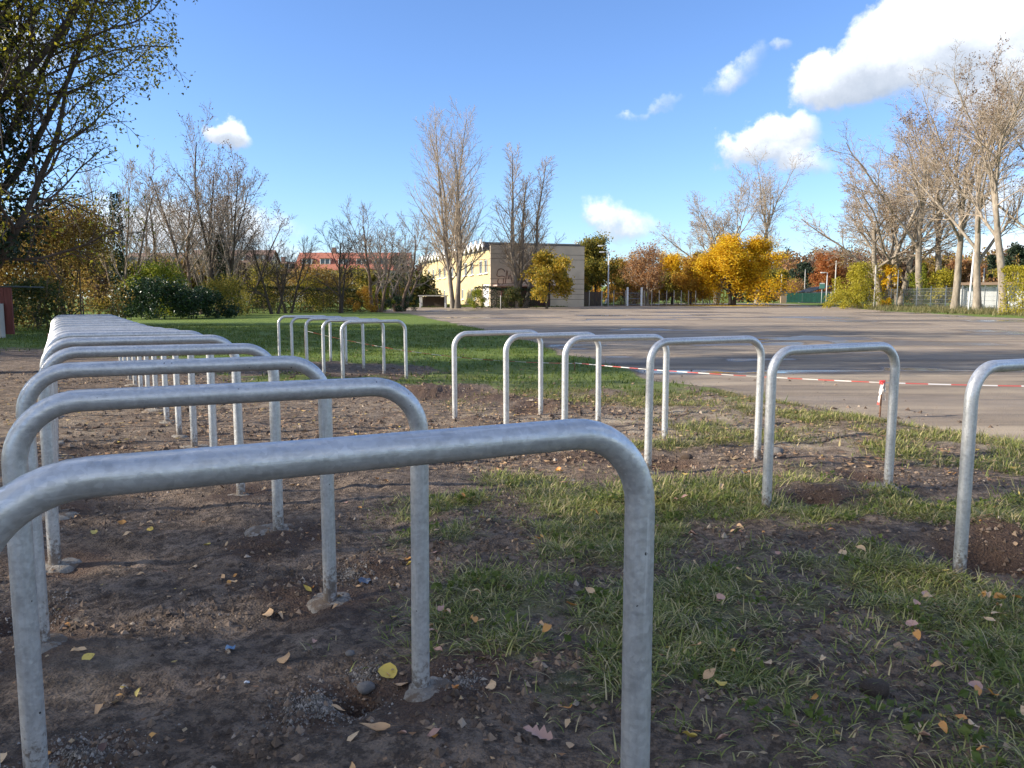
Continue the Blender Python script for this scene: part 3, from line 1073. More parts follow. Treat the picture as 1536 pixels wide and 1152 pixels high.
# ------------------------------------------------------------------ fallen leaves
def leaf_mesh(kind, seed, mat):
    q = random.Random(seed)
    if kind == 'ovate':
        out = [(0, .0), (.18, .20), (.40, .29), (.62, .24), (.84, .11), (1.0, 0)]
    elif kind == 'round':
        out = [(0, .06), (.10, .30), (.34, .44), (.60, .40), (.82, .22), (1.0, 0)]
    elif kind == 'narrow':
        out = [(0, .0), (.2, .10), (.45, .16), (.7, .13), (.88, .06), (1.0, 0)]
    else:       # lobed
        out = [(0, .03), (.12, .20), (.20, .12), (.36, .40), (.46, .17), (.62, .38), (.70, .14), (.84, .20), (1.0, 0)]
    c1, c2, fold = q.uniform(-1.2, 2.6), q.uniform(-1.4, 1.4), q.uniform(-.1, .95)
    V, T, Q = [], [], []
    n = len(out)
    for i, (t, w_) in enumerate(out):
        z = c1 * .25 * (t - .5) ** 2 + c2 * .12 * math.sin(t * 5)
        V.append((t - .5, 0, z))
    for sgn in (1, -1):
        for i, (t, w_) in enumerate(out):
            z = c1 * .25 * (t - .5) ** 2 + c2 * .12 * math.sin(t * 5 + sgn * .7) + fold * w_ * q.uniform(.6, 1.3)
            V.append((t - .5 + q.uniform(-.02, .02), sgn * w_ * (1 - .25 * fold), z))
    for s in range(2):
        o = n * (s + 1)
        for i in range(n - 1):
            f = (i, i + 1, o + i + 1, o + i)
            Q.append(f if s else f[::-1])
    # stalk
    i0 = len(V)
    V += [(-.5, .008, V[0][2]), (-.5, -.008, V[0][2]), (-.78, .02, V[0][2] + .05)]
    T.append((i0, i0 + 1, i0 + 2))
    V = np.array(V)
    V[:, 2] -= V[:, 2].min()
    return mesh_of('fallen_leaf', V, [np.array(Q), np.array(T)], True, mat)


def drymat(name, a, b):
    def f(nt):
        p = coord(nt)
        r = nt.n('ShaderNodeObjectInfo').outputs['Random']
        n = nt.noise(p, 5.0, 5, .7)
        c = nt.mix(r, a, b)
        c = nt.mix(nt.step(n, .55, .75), c, nt.mix(1.0, c, (0.5, .42, .36), 'MULTIPLY'))
        return princ(nt, c, 0.6)
    return material(name, f)


LK = [('tan', drymat('leaf_tan', (0.56, 0.33, 0.155), (0.66, 0.46, 0.26)), 'pale tan dry leaf fallen on the ground among the stands'),
      ('orange', drymat('leaf_orange', (0.52, 0.21, 0.05), (0.62, 0.32, 0.08)), 'orange dry leaf fallen on the ground among the stands'),
      ('yellow', drymat('leaf_yellow', (0.58, 0.40, 0.06), (0.62, 0.48, 0.14)), 'bright yellow leaf fallen on the ground among the stands'),
      ('pink', drymat('leaf_rose', (0.42, 0.23, 0.16), (0.52, 0.31, 0.23)), 'rosy brown leaf fallen on the ground among the stands'),
      ('brown', drymat('leaf_brown', (0.10, 0.052, 0.038), (0.17, 0.09, 0.06)), 'dark brown withered leaf fallen on the ground among the stands')]
LM = {}
for k, (nm, mt, lab) in enumerate(LK):
    LM[nm] = [leaf_mesh(kd, 50 * k + j, mt) for j, kd in enumerate(('ovate', 'ovate', 'round', 'ovate', 'narrow', 'ovate'))]


def drop(o, x, y, s, q, tilt=.5):
    o.location = (x, y, gh(x, y) + .004 + 0.044 * float(grass_mask(np.array([x]), np.array([y]))[0]))
    o.scale = (s, s, s)
    o.rotation_euler = (q.uniform(-tilt, tilt), q.uniform(-tilt, tilt), q.uniform(0, 6.28))


q = random.Random(5)
spots = []
while len(spots) < 292:
    y = 1.15 * (5.4 / 1.15) ** (q.random() ** 0.75)
    x = q.uniform(-.74, .74) * y
    if x < -3.6 or lot_mask(np.array([x]), np.array([y]))[0] > .3:
        continue
    spots.append((x, y))
    while q.random() < .42 and len(spots) < 292:
        spots.append((x + q.gauss(0, .07), y + q.gauss(0, .07)))
for x, y in spots:
    k = q.choices(range(5), (44, 24, 5, 18, 9))[0]
    nm, mt, lab = LK[k]
    o = link('fallen_leaf', q.choice(LM[nm]))
    drop(o, x, y, q.uniform(.028, .054) * (0.9 if k else 1), q)
    turf = float(grass_mask(np.array([x]), np.array([y]))[0]) > .3
    where = 'caught in the worn grass' if turf else 'lying on bare dark soil'
    tag(o, lab.replace('fallen on the ground among the stands', where), 'leaf', 'fallen leaves, ' + nm + (', in grass' if turf else ', on soil'))
special = [('ovate', 'tan', 563, 1107, .085, 'long spotted tan leaf lying beside the gravel heap'), ('lobed', 'pink', 806, 1110, .085, 'lobed rosy oak leaf lying on bare soil'),
           ('round', 'yellow', 583, 1018, .075, 'large pale yellow round leaf by the dug hole'), ('round', 'yellow', 1080, 1048, .045, 'small round bright yellow leaf in the long grass'),
           ('ovate', 'yellow', 140, 797, .06, 'yellow green leaf standing up behind a stand leg'), ('round', 'pink', 1368, 950, .055, 'round rosy brown leaf flat on the grass')]
for i, (kd, nm, px_, py_, s, lab) in enumerate(special):
    mt = [m for n_, m, l_ in LK if n_ == nm][0]
    o = link('fallen_leaf', leaf_mesh(kd, 900 + i, mt))
    drop(o, *g(px_, py_), s, q, .2)
    tag(o, lab, 'leaf')
# the rest further back lies too thick to count
def leaf_litter(n, sampler, size, seed, mat, label, lift=.01):
    r = np.random.default_rng(seed)
    x, y = sampler(r, n)
    s = r.uniform(*size, n)
    a = r.uniform(0, 6.28, n)
    z = ground_h(x, y) + lift
    tl = r.uniform(-.5, .5, (n, 2))
    L = np.array([(-.5, 0), (0, .3), (.5, 0), (0, -.3)])
    lx, ly = L[None, :, 0] * s[:, None], L[None, :, 1] * s[:, None]
    V = np.stack([x[:, None] + lx * np.cos(a)[:, None] - ly * np.sin(a)[:, None], y[:, None] + lx * np.sin(a)[:, None] + ly * np.cos(a)[:, None],
                  z[:, None] + np.abs(lx * tl[:, :1]) + np.abs(ly * tl[:, 1:])], 2)
    return stuff('leaf_litter', V.reshape(-1, 3), np.arange(4 * n).reshape(-1, 4), mat, label, 'leaves')


M_litter = leafmat('leaf_litter', [(0, (.14, .075, .045)), (.3, (.36, .20, .10)), (.65, (.52, .34, .18)), (.9, (.48, .36, .20)), (1, (.55, .38, .06))], .15, .6)
M_litter_y = leafmat('leaf_litter_yellow', [(0, (.40, .22, .03)), (.5, (.60, .38, .03)), (1, (.62, .46, .10))], .15, .6)


def band(xr, yr, frame=.74):
    def f(r, n):
        x = r.uniform(*xr, n * 3)
        y = yr[0] + (yr[1] - yr[0]) * r.random(n * 3)
        k = np.resize(np.where((lot_mask(x, y) < .35) & (np.abs(x) < y * frame + .5) & (r.random(n * 3) < .35 + .65 * sstep(fbm(x * 1.3, y * 1.3, 3, 77), .4, .6)))[0], n)
        return x[k], y[k]
    return f


leaf_litter(1300, band((-3, 3.6), (1.4, 5.4)), (.012, .028), 85, M_litter, 'small dry leaf bits between the near stands')
leaf_litter(3400, band((-7, 6), (5.2, 10)), (.03, .065), 81, M_litter, 'dry brown leaf litter strewn between the two stand rows')
leaf_litter(1400, band((-9.5, -3), (5.5, 14)), (.03, .07), 82, M_litter, 'brown leaf litter on the bare bank left of the long row')
leaf_litter(700, band((-12, 4), (10, 26)), (.04, .08), 83, M_litter, 'few dry leaves scattered over the lawn', .05)


def disc(cx, cy, rx, ry):
    def f(r, n):
        q_ = np.sqrt(r.random(n)) * (0.3 + .9 * r.random(n))
        a = r.uniform(0, 6.28, n)
        return cx + q_ * rx * np.cos(a), cy + q_ * ry * np.sin(a)
    return f


leaf_litter(5000, disc(X(1100, 97), 96.5, 10, 5), (.12, .2), 84, M_litter_y, 'carpet of golden leaves under the big yellow maple', .03)
# litter: scraps
def scrap(px_, py_, s, mat, label, seed):
    q = random.Random(seed)
    V, Fq = [], []
    for i in range(4):
        for j in range(4):
            V.append((i / 3 - .5 + q.uniform(-.08, .08), (j / 3 - .5) * .8 + q.uniform(-.08, .08), q.uniform(0, .38)))
    for i in range(3):
        for j in range(3):
            a = i * 4 + j
            Fq.append((a, a + 4, a + 5, a + 1))
    x, y = g(px_, py_)
    o = link('plastic_scrap', mesh_of('plastic_scrap', np.array(V), np.array(Fq), False, mat), None, (x, y, gh(x, y) + .002), q.uniform(0, 6), s)
    return tag(o, label, 'litter')


scrap(345, 967, .035, plain('blue_plastic', (.13, .24, .38), .4, .2, 40), 'crumpled scrap of blue plastic on bare soil', 1)
scrap(548, 868, .05, plain('dull_blue_plastic', (.10, .13, .18), .4, .3, 40), 'dull blue grey plastic scrap by the gravel', 2)
scrap(370, 1022, .016, plain('white_scrap', (.7, .7, .7), .6, .1, 40), 'tiny white paper scrap on the soil', 3)
# thin fallen twigs
M_twig = bark('fallen_twig', (.07, .05, .035), (.18, .13, .09))
for i in range(26):
    y = q.uniform(1.5, 4.5)
    x = q.uniform(-.7, .5) * y
    L = q.uniform(.03, .10)
    a = q.uniform(0, 6.28)
    pts = []
    for k in range(4):
        t = k / 3 - .5
        xx, yy = x + math.cos(a) * t * L + q.uniform(-.005, .005), y + math.sin(a) * t * L + q.uniform(-.005, .005)
        pts.append(Vector((xx, yy, gh(xx, yy) + .004)))
    b = B()
    b.tube(pts, [.0018, .0016, .0013, .0008], 4)
    tag(b.build('fallen_twig', M_twig), 'thin dry twig lying on the soil', 'twig', 'thin dry twigs on the soil')

# ------------------------------------------------------------------ trees
UP = Vector((0, 0, 1))


def rvec(q):
    return Vector((q.gauss(0, 1), q.gauss(0, 1), q.gauss(0, 1)))


def grow(T, p, d_, L, r, lvl, P, q):
    Lv = P[lvl]
    n = Lv['seg']
    pts, rad = [p.copy()], [r]
    r1 = max(r * Lv.get('taper', .35), T['rmin'])
    dirs = [d_]
    for i in range(n):
        d_ = (d_ + rvec(q) * Lv['wob'] + UP * Lv['trop']).normalized()
        p = p + d_ * (L / n)
        pts.append(p)
        dirs.append(d_)
        rad.append(r + (r1 - r) * (i + 1) / n)
    if lvl == 0 and T.get('flare', 1) > 1:
        rad[0] *= T['flare']
    (T['trunk'] if lvl <= T['trunk_lvl'] else T['crown']).tube(pts, rad, Lv.get('n', 3))
    if lvl >= T['leaf_lvl'] and T['leaf_n'] > 0:
        k = T['leaf_n']
        for _ in range(k):
            t = q.random() * n
            i = min(int(t), n - 1)
            if T['leaf_fn'] is None or T['leaf_fn'](pts[i], q):
                T['leaves'].append(pts[i].lerp(pts[i + 1], t - i))
    if lvl + 1 >= len(P):
        return
    k = Lv['kids']
    if isinstance(k, tuple):
        k = q.randint(*k)
    az = q.uniform(0, 6.28)
    for j in range(k):
        t = Lv['start'] + (1 - Lv['start']) * (j + q.uniform(.1, .9)) / k
        f = t * n
        i = min(int(f), n - 1)
        pp = pts[i].lerp(pts[i + 1], f - i)
        dd_ = dirs[min(i + 1, n)]
        rr = rad[i] + (rad[i + 1] - rad[i]) * (f - i)
        az += 2.4 + q.uniform(-.5, .5)
        ang = R(Lv['ang']) * q.uniform(.7, 1.3) * (1 - .25 * t)
        o = dd_.orthogonal().normalized()
        o.rotate(Quaternion(dd_, az))
        if Lv.get('flatten'):
            o.z *= .6
        nd = (dd_ * math.cos(ang) + o * math.sin(ang)).normalized()
        cl = L * Lv['ratio'] * q.uniform(.7, 1.2) * (1 - Lv.get('fall', .5) * (t - Lv['start']) / (1.001 - Lv['start']))
        grow(T, pp, nd, cl, max(rr * Lv.get('rr', .6), T['rmin']), lvl + 1, P, q)


def leaf_cloud(pts, size, seed, spread, droop=0.0, aspect=.62):
    r = np.random.default_rng(seed)
    pts = np.asarray(pts, float)
    n = len(pts)
    c = pts + r.normal(0, spread, (n, 3))
    s = r.uniform(*size, n)
    a = r.normal(0, 1, (n, 3))
    a[:, 2] -= droop
    a /= np.linalg.norm(a, axis=1)[:, None]
    b = np.cross(a, r.normal(0, 1, (n, 3)))
    b /= np.linalg.norm(b, axis=1)[:, None] + 1e-9
    nrm = np.cross(a, b)
    A, Bv, N = a * s[:, None], b * (s * aspect)[:, None], nrm * (s * .18)[:, None]
    V = np.stack([c - A * .5, c + Bv * .5 + N - A * .05, c + A * .5, c - Bv * .5 + N - A * .05], 1).reshape(-1, 3)
    return V, np.arange(4 * n).reshape(-1, 4)


M_bark_pale = bark('bark_pale', (.11, .088, .066), (.40, .335, .255), 3.0)
M_bark_grey = bark('bark_grey', (.12, .10, .08), (.27, .235, .19))
M_bark_dark = bark('bark_dark', (.035, .028, .022), (.10, .08, .062))
M_bark_brown = bark('bark_brown', (.10, .07, .05), (.22, .155, .11))
M_twig_tan = bark('twig_tan', (.25, .19, .13), (.46, .37, .275), 2)
M_twig_grey = bark('twig_grey', (.17, .135, .105), (.34, .28, .225), 2)
M_twig_dark = bark('twig_dark', (.05, .038, .03), (.13, .10, .08), 2)
LEAF = {
    'gold': leafmat('leaves_gold', [(0, (.60, .30, .010)), (.35, (.80, .47, .012)), (.75, (.88, .60, .025)), (1, (.88, .68, .06))]),
    'amber': leafmat('leaves_amber', [(0, (.34, .16, .03)), (.4, (.60, .31, .04)), (.8, (.70, .44, .06)), (1, (.62, .50, .10))]),
    'rust': leafmat('leaves_rust', [(0, (.24, .11, .05)), (.5, (.48, .24, .09)), (1, (.60, .36, .16))]),
    'fox': leafmat('leaves_fox', [(0, (.28, .08, .025)), (.5, (.50, .17, .05)), (1, (.55, .27, .08))]),
    'brown': leafmat('leaves_brown', [(0, (.10, .055, .035)), (.5, (.21, .12, .075)), (1, (.32, .20, .12))]),
    'olive': leafmat('leaves_olive', [(0, (.10, .11, .02)), (.45, (.25, .23, .04)), (.8, (.44, .35, .05)), (1, (.54, .38, .07))]),
    'lime': leafmat('leaves_lime', [(0, (.10, .15, .015)), (.5, (.25, .29, .025)), (1, (.44, .42, .05))]),
    'yellow': leafmat('leaves_yellow', [(0, (.27, .24, .02)), (.5, (.47, .40, .03)), (1, (.58, .48, .06))]),
    'ochre': leafmat('leaves_ochre', [(0, (.16, .095, .025)), (.35, (.33, .20, .045)), (.7, (.46, .30, .07)), (1, (.54, .42, .10))]),
    'laurel': leafmat('leaves_laurel', [(0, (.012, .032, .012)), (.6, (.025, .058, .018)), (1, (.05, .09, .025))], .15, .35),
    'ivy': leafmat('leaves_ivy', [(0, (.012, .026, .012)), (.6, (.024, .046, .018)), (1, (.05, .08, .026))], .15, .4),
    'conifer': leafmat('leaves_conifer', [(0, (.012, .026, .014)), (.6, (.026, .045, .022)), (1, (.05, .07, .03))], .1, .6),
    'hedge': leafmat('leaves_hedge', [(0, (.035, .055, .014)), (.5, (.075, .095, .022)), (.85, (.15, .14, .035)), (1, (.26, .18, .05))]),
    'linden': leafmat('leaves_linden', [(0, (.09, .11, .016)), (.35, (.23, .23, .026)), (.7, (.46, .41, .035)), (1, (.66, .56, .05))], .5),
}


def tree_proto(seed, P, H, r0, stems=1, spread=0.0, trunk_lvl=1, leaf=None, leaf_n=0, leaf_lvl=3, leaf_size=(.1, .2), leaf_spread=.15, bark_m=None,
               twig_m=None, rmin=.012, flare=1.3, lean=(0, 0), droop=0.0, leaf_fn=None, base_r=0.0):
    q = random.Random(seed)
    T = dict(trunk=B(), crown=B(), leaves=[], rmin=rmin, trunk_lvl=trunk_lvl, leaf_lvl=leaf_lvl, leaf_n=leaf_n, flare=flare, leaf_fn=leaf_fn)
    for s in range(stems):
        a = 6.28 * s / stems + q.uniform(-.4, .4)
        tilt = spread * q.uniform(.5, 1.25) if stems > 1 else 0
        d_ = Vector((math.cos(a) * math.sin(tilt) + lean[0], math.sin(a) * math.sin(tilt) + lean[1], math.cos(tilt))).normalized()
        f = q.uniform(.72, 1.0) if stems > 1 else 1
        grow(T, Vector((math.cos(a) * base_r, math.sin(a) * base_r, -.25)), d_, H * P[0].get('len', .8) * f, r0 * q.uniform(.75, 1.05), 0, P, q)
    out = dict(trunk=T['trunk'].mesh('trunk', bark_m or M_bark_grey, True), crown=T['crown'].mesh('crown', twig_m or M_twig_grey, True))
    if T['leaves']:
        V, Fq = leaf_cloud(T['leaves'], leaf_size, seed, leaf_spread, droop)
        keep = V.reshape(-1, 4, 3)[:, :, 2].min(1) > .1
        V = V.reshape(-1, 4, 3)[keep].reshape(-1, 3)
        out['leaves'] = mesh_of('foliage', V, np.arange(len(V)).reshape(-1, 4), False, leaf)
    return out


def plant(name, proto, x, y, label, cat='tree', rz=0.0, sc=1.0, group=None, leafmat_=None, zoff=0.0):
    o = thing(name, label, cat, (x, y, gh(x, y) + zoff), rz, group)
    o.scale = (sc, sc, sc) if not hasattr(sc, '__len__') else sc
    link('trunk', proto['trunk'], o)
    c = link('crown', proto['crown'], o)
    if 'leaves' in proto:
        me = proto['leaves']
        f = link('foliage', me, c)
        if leafmat_:
            f.material_slots[0].link = 'OBJECT'
            f.material_slots[0].material = leafmat_
    return o


def lv(seg, wob, trop, kids=0, start=.3, ang=40, ratio=.5, rr=.6, taper=.35, fall=.5, n=3, **k):
    return dict(seg=seg, wob=wob, trop=trop, kids=kids, start=start, ang=ang, ratio=ratio, rr=rr, taper=taper, fall=fall, n=n, **k)


V, Fq = leaf_cloud(WEEDS, (.018, .038), 6, .004, 0.0, .8)
stuff('clover', V, Fq, leafmat('leaves_clover', [(0, (.10, .14, .03)), (1, (.22, .26, .06))]), 'small broad leaved weeds in the worn turf', 'weeds')
# --- kinds
P_pop = [lv(14, .04, .02, 28, .14, 44, .36, .40, .12, .66, 8, len=.97), lv(6, .06, .09, 11, .15, 38, .42, .5, .3, .5, 4), lv(4, .09, .05, 6, .12, 38, .46, .6, .5, .5, 3), lv(2, .1, .03, n=3)]
poplar = tree_proto(101, P_pop, 22, .26, 4, .13, 0, bark_m=M_bark_grey, twig_m=M_twig_tan, rmin=.009, base_r=.35)
poplar_b = tree_proto(102, [dict(P_pop[0], ang=30, ratio=.26), *P_pop[1:]], 19, .25, 3, .09, 0, bark_m=M_bark_grey, twig_m=M_twig_tan, rmin=.009, base_r=.3)
P_sp = [lv(8, .05, .02, 7, .30, 42, .88, .60, .42, .30, 10, len=.62), lv(9, .11, .035, 11, .2, 46, .44, .52, .25, .45, 6), lv(6, .12, .04, 9, .15, 46, .46, .55, .35, .45, 4),
        lv(4, .13, .02, 5, .15, 46, .49, .6, .5, .4, 3), lv(2, .14, .0, n=3)]
crest = lambda p, q: p.z > 13 + 4 * q.random() and p.x < 2
spread_a = tree_proto(111, P_sp, 25, .46, 1, 0, 1, leaf=LEAF['brown'], leaf_n=1, leaf_lvl=4, leaf_size=(.14, .26), bark_m=M_bark_pale, twig_m=M_twig_tan, rmin=.010, leaf_fn=crest)
spread_b = tree_proto(112, [dict(P_sp[0], ang=30, start=.45), *P_sp[1:]], 25, .42, 1, 0, 1, leaf=LEAF['brown'], leaf_n=1, leaf_lvl=4, leaf_size=(.12, .22), bark_m=M_bark_pale, twig_m=M_twig_tan, rmin=.010,
                      leaf_fn=lambda p, q: q.random() < .10)
spread_c = tree_proto(113, [dict(P_sp[0], ang=40, start=.22, kids=7), *P_sp[1:]], 19, .34, 2, .22, 1, leaf=LEAF['rust'], leaf_n=1, leaf_lvl=4, leaf_size=(.12, .2), bark_m=M_bark_pale, twig_m=M_twig_tan, rmin=.012,
                      leaf_fn=lambda p, q: q.random() < .16)
P_al = [lv(10, .05, .02, 11, .25, 36, .42, .5, .2, .45, 7, len=.92), lv(7, .08, .07, 9, .15, 38, .45, .55, .3, .45, 4), lv(5, .1, .04, 6, .15, 40, .45, .6, .5, .4, 3), lv(3, .12, .02, n=3)]
alder = tree_proto(121, P_al, 12, .15, 4, .20, 0, leaf=LEAF['brown'], leaf_n=1, leaf_lvl=3, leaf_size=(.09, .17), bark_m=M_bark_dark, twig_m=M_twig_grey, rmin=.008, base_r=.3, leaf_fn=lambda p, q: p.z > 6 and q.random() < .45)
alder_b = tree_proto(122, P_al, 11, .14, 3, .26, 0, leaf=LEAF['brown'], leaf_n=1, leaf_lvl=3, leaf_size=(.08, .15), bark_m=M_bark_brown, twig_m=M_twig_grey, rmin=.009, base_r=.25, leaf_fn=lambda p, q: q.random() < .08)
P_ch = [lv(7, .07, .02, 7, .25, 42, .60, .6, .3, .35, 7, len=.72), lv(7, .10, .07, 10, .12, 44, .5, .55, .3, .45, 4), lv(5, .11, .04, 9, .15, 42, .45, .6, .5, .4, 3), lv(3, .12, .02, n=3)]
cherry = tree_proto(131, P_ch, 8.5, .13, 2, .30, 0, bark_m=M_bark_dark, twig_m=M_twig_dark, rmin=.009, base_r=.2)
cherry_b = tree_proto(132, P_ch, 9.5, .15, 3, .32, 0, leaf=LEAF['olive'], leaf_n=1, leaf_lvl=3, leaf_size=(.07, .13), bark_m=M_bark_brown, twig_m=M_twig_grey, rmin=.009, base_r=.3, leaf_fn=lambda p, q: q.random() < .07)
P_mp = [lv(6, .04, .02, 12, .22, 58, .62, .55, .3, .45, 7, len=.75), lv(6, .09, .03, 9, .15, 46, .45, .55, .3, .4, 4), lv(4, .12, .0, 7, .1, 46, .5, .6, .5, .3, 3), lv(3, .14, -.02, n=3)]
maple = tree_proto(141, P_mp, 9.6, .22, 2, .25, 0, leaf=LEAF['gold'], leaf_n=28, leaf_lvl=3, leaf_size=(.13, .25), leaf_spread=.34, bark_m=M_bark_dark, twig_m=M_twig_dark, rmin=.014, base_r=.25)
maple_s = tree_proto(142, P_mp, 7.5, .16, 1, 0, 0, leaf=LEAF['amber'], leaf_n=14, leaf_lvl=3, leaf_size=(.16, .30), leaf_spread=.3, bark_m=M_bark_dark, twig_m=M_twig_dark, rmin=.012)
maple_t = tree_proto(143, P_mp, 8.5, .16, 2, .22, 0, leaf=LEAF['rust'], leaf_n=5, leaf_lvl=3, leaf_size=(.12, .24), leaf_spread=.3, bark_m=M_bark_pale, twig_m=M_twig_tan, rmin=.012, base_r=.25)
P_we = [lv(6, .04, .02, 14, .30, 55, .55, .5, .3, .35, 6, len=.80), lv(8, .07, -.12, 8, .15, 40, .5, .5, .3, .3, 4), lv(5, .1, -.16, 5, .1, 35, .5, .6, .5, .3, 3), lv(3, .12, -.12, n=3)]
weeper = tree_proto(151, P_we, 6.2, .13, 1, 0, 0, leaf=leafmat('leaves_weeping', [(0, (.16, .18, .03)), (.3, (.40, .32, .035)), (.75, (.60, .38, .03)), (1, (.62, .44, .10))]), leaf_n=12, leaf_lvl=2, leaf_size=(.16, .30), leaf_spread=.22, bark_m=M_bark_dark, twig_m=M_twig_dark, rmin=.011, droop=.8)
dense = tree_proto(161, [dict(P_mp[0], kids=16, len=.85, start=.12), *P_mp[1:]], 11.5, .28, 1, 0, 0, leaf=LEAF['olive'], leaf_n=5, leaf_lvl=3, leaf_size=(.15, .27), leaf_spread=.36, bark_m=M_bark_dark, twig_m=M_twig_dark, rmin=.02)


def ivy_on(o, H, r, n, seed, mat=None, lean=None):
    rr = np.random.default_rng(seed)
    z = rr.random(n) ** 1.5 * H
    a = rr.uniform(0, 6.28, n)
    q_ = r * (1 - .5 * z / H) * (.75 + .6 * rr.random(n)) * (.7 + .6 * vnoise(z * 1.4, a, seed))
    x, y = q_ * np.cos(a), q_ * np.sin(a)
    if lean is not None:
        x, y = x + lean[0] * z, y + lean[1] * z
    V, Fq = leaf_cloud(np.stack([x, y, z], 1), (.10, .2), seed, .05)
    link('ivy', mesh_of('ivy', V, Fq, False, mat or LEAF['ivy']), o)


# --- the left side, beyond the lawn
t = plant('ivy_clad_tree', alder_b, X(182, 50), 50, 'bare tree with a thick dark ivy covered trunk', rz=1.0, sc=(.9, .9, 1.05))
ivy_on(t, 7.5, .55, 4200, 5)
lab_l = ['multi-stemmed bare alder beside the ivy clad tree', 'leaning bare alder rising over the yellow green bush', 'tall alder with brown leaves left in its top',
         'slim bare alder at the end of the laurel hedge', 'tall brown-leaved alder next to the clipped hedge end']
for (px_, y, pr, rz, sc, lab) in ((240, 58, alder_b, 0.4, 1.0, lab_l[0]), (292, 56, alder_b, 2.4, (1.0, 1.0, 1.12), lab_l[1]), (335, 57, alder, 4.0, (.82, .82, 1.16), lab_l[2]),
                                  (318, 66, alder, 1.1, 1.0, lab_l[3]), (362, 62, alder, 5.2, (.85, .85, .86), lab_l[4])):
    sc = (sc, sc, sc) if not hasattr(sc, '__len__') else sc
    t = plant('alder_tree', pr, X(px_, y), y, lab, rz=rz, sc=(sc[0] * 1.3, sc[1] * 1.3, sc[2]), group='bare alders beyond the lawn')
    if px_ == 335:
        ivy_on(t, 5.0, .30, 1500, 9)
for (px_, y, pr, rz, sc, lab) in ((412, 58, cherry, 0.2, .95, 'dark slanting cherry tree in front of the clipped hedge'), (432, 61, cherry, 2.9, .9, 'small bare cherry tree between hedge and red roofed house'),
                                  (510, 62, cherry, 1.3, 1.06, 'two-stemmed bare cherry tree at the right end of the hedge'), (566, 66, cherry_b, 3.6, 1.15, 'bushy bare cherry tree over the orange shrub'),
                                  (600, 70, cherry_b, 5.1, 1.1, 'bare cherry tree beside the end of the yellow building')):
    plant('cherry_tree', pr, X(px_, y), y, lab, rz=rz, sc=sc, group='bare cherry trees along the hedge')
plant('poplar_tree', poplar, X(683, 83), 83, 'tall four-stemmed bare poplar before the yellow facade', rz=.6, sc=(1.0, 1.0, 1.0))
plant('poplar_tree', poplar_b, X(781, 84), 84, 'narrow bare poplar before the blank grey gable', rz=2.2, sc=(1.5, 1.5, .98))
plant('yellow_weeping_tree', weeper, X(820, 81), 81, 'small drooping yellow tree in front of the grey gable', rz=0, sc=(1.05, 1.05, 1.06))
for (px_, y, sc, lab) in ((722, 150, .85, 'pinkish bare treetop peeking over the zigzag roof'), (830, 150, .85, 'reddish treetop rising behind the grey gable')):
    plant('background_tree', maple_t, X(px_, y), y, lab, rz=px_, sc=sc * 1.75)
# --- centre and right background
plant('amber_tree', maple_s, X(893, 104), 104, 'amber and green tree behind the twin lamp post', rz=1, sc=(1.10, 1.1, 1.25), leafmat_=LEAF['olive'])
plant('amber_tree', maple_s, X(876, 112), 112, 'orange tree hugging the corner of the grey gable', rz=3, sc=(.8, .8, 1.15))
plant('sparse_tree', maple_t, X(972, 98), 98, 'sparse russet tree with pale trunk behind the gate', rz=1.5, sc=(1.15, 1.15, 1.15))
plant('sparse_tree', maple_t, X(940, 108), 108, 'thin amber tree left of the gate', rz=3.5, sc=1.05, leafmat_=LEAF['amber'])
plant('amber_tree', maple_s, X(1008, 106), 106, 'bright yellow tree behind the wire fence', rz=2.2, sc=.95, leafmat_=LEAF['gold'])
plant('golden_maple', maple, X(1098, 97), 97, 'big round golden yellow maple at the lot edge', rz=.7, sc=(1.38, 1.38, 1.02))
plant('golden_maple', maple_s, X(1036, 101), 101, 'smaller amber maple leaning on the big golden one', rz=4.2, sc=.85)
plant('tall_bare_tree', spread_c, X(1075, 122), 122, 'tall bare tree with fine reddish twigs behind the golden maple', rz=.4, sc=(1.25, 1.25, 1.16))
plant('tall_bare_tree', spread_b, X(1135, 125), 125, 'tall bare grey tree rising right of the golden maple', rz=1.9, sc=(.95, .95, .92))
row = [(1322, 88, spread_c, 0.2, (1.2, 1.2, 1.12), 'leaning bare tree at the left end of the fence tree line'), (1348, 92, spread_c, 2.5, (1.1, 1.1, 1.2), 'bare tree behind the small orange maple'),
       (1380, 84, spread_a, 3.1, 1.0, 'tall bare tree with brown leaves left in its crest'), (1408, 88, spread_b, 4.4, .95, 'slender bare tree behind the metal fence'),
       (1432, 72, spread_b, .9, .86, 'pale barked tree with a dark side limb at the fence'), (1466, 66, spread_a, 2.0, .84, 'stout straight bare tree before the white building'),
       (1506, 60, spread_b, 5.2, .80, 'tall bare tree next to the yellow leaved hedge'), (1580, 64, spread_a, 3.9, .9, 'bare tree beyond the yellow leaved hedge')]
for px_, y, pr, rz, sc, lab in row:
    sc = (sc, sc, sc) if not hasattr(sc, '__len__') else sc
    t = plant('fence_line_tree', pr, X(px_, y), y, lab, rz=rz, sc=(sc[0] * 1.05, sc[1] * 1.05, sc[2] * .97), group='tall bare trees along the fence')
    if px_ in (1380, 1408):
        ivy_on(t, 5, .55, 1800, px_, LEAF['lime'])
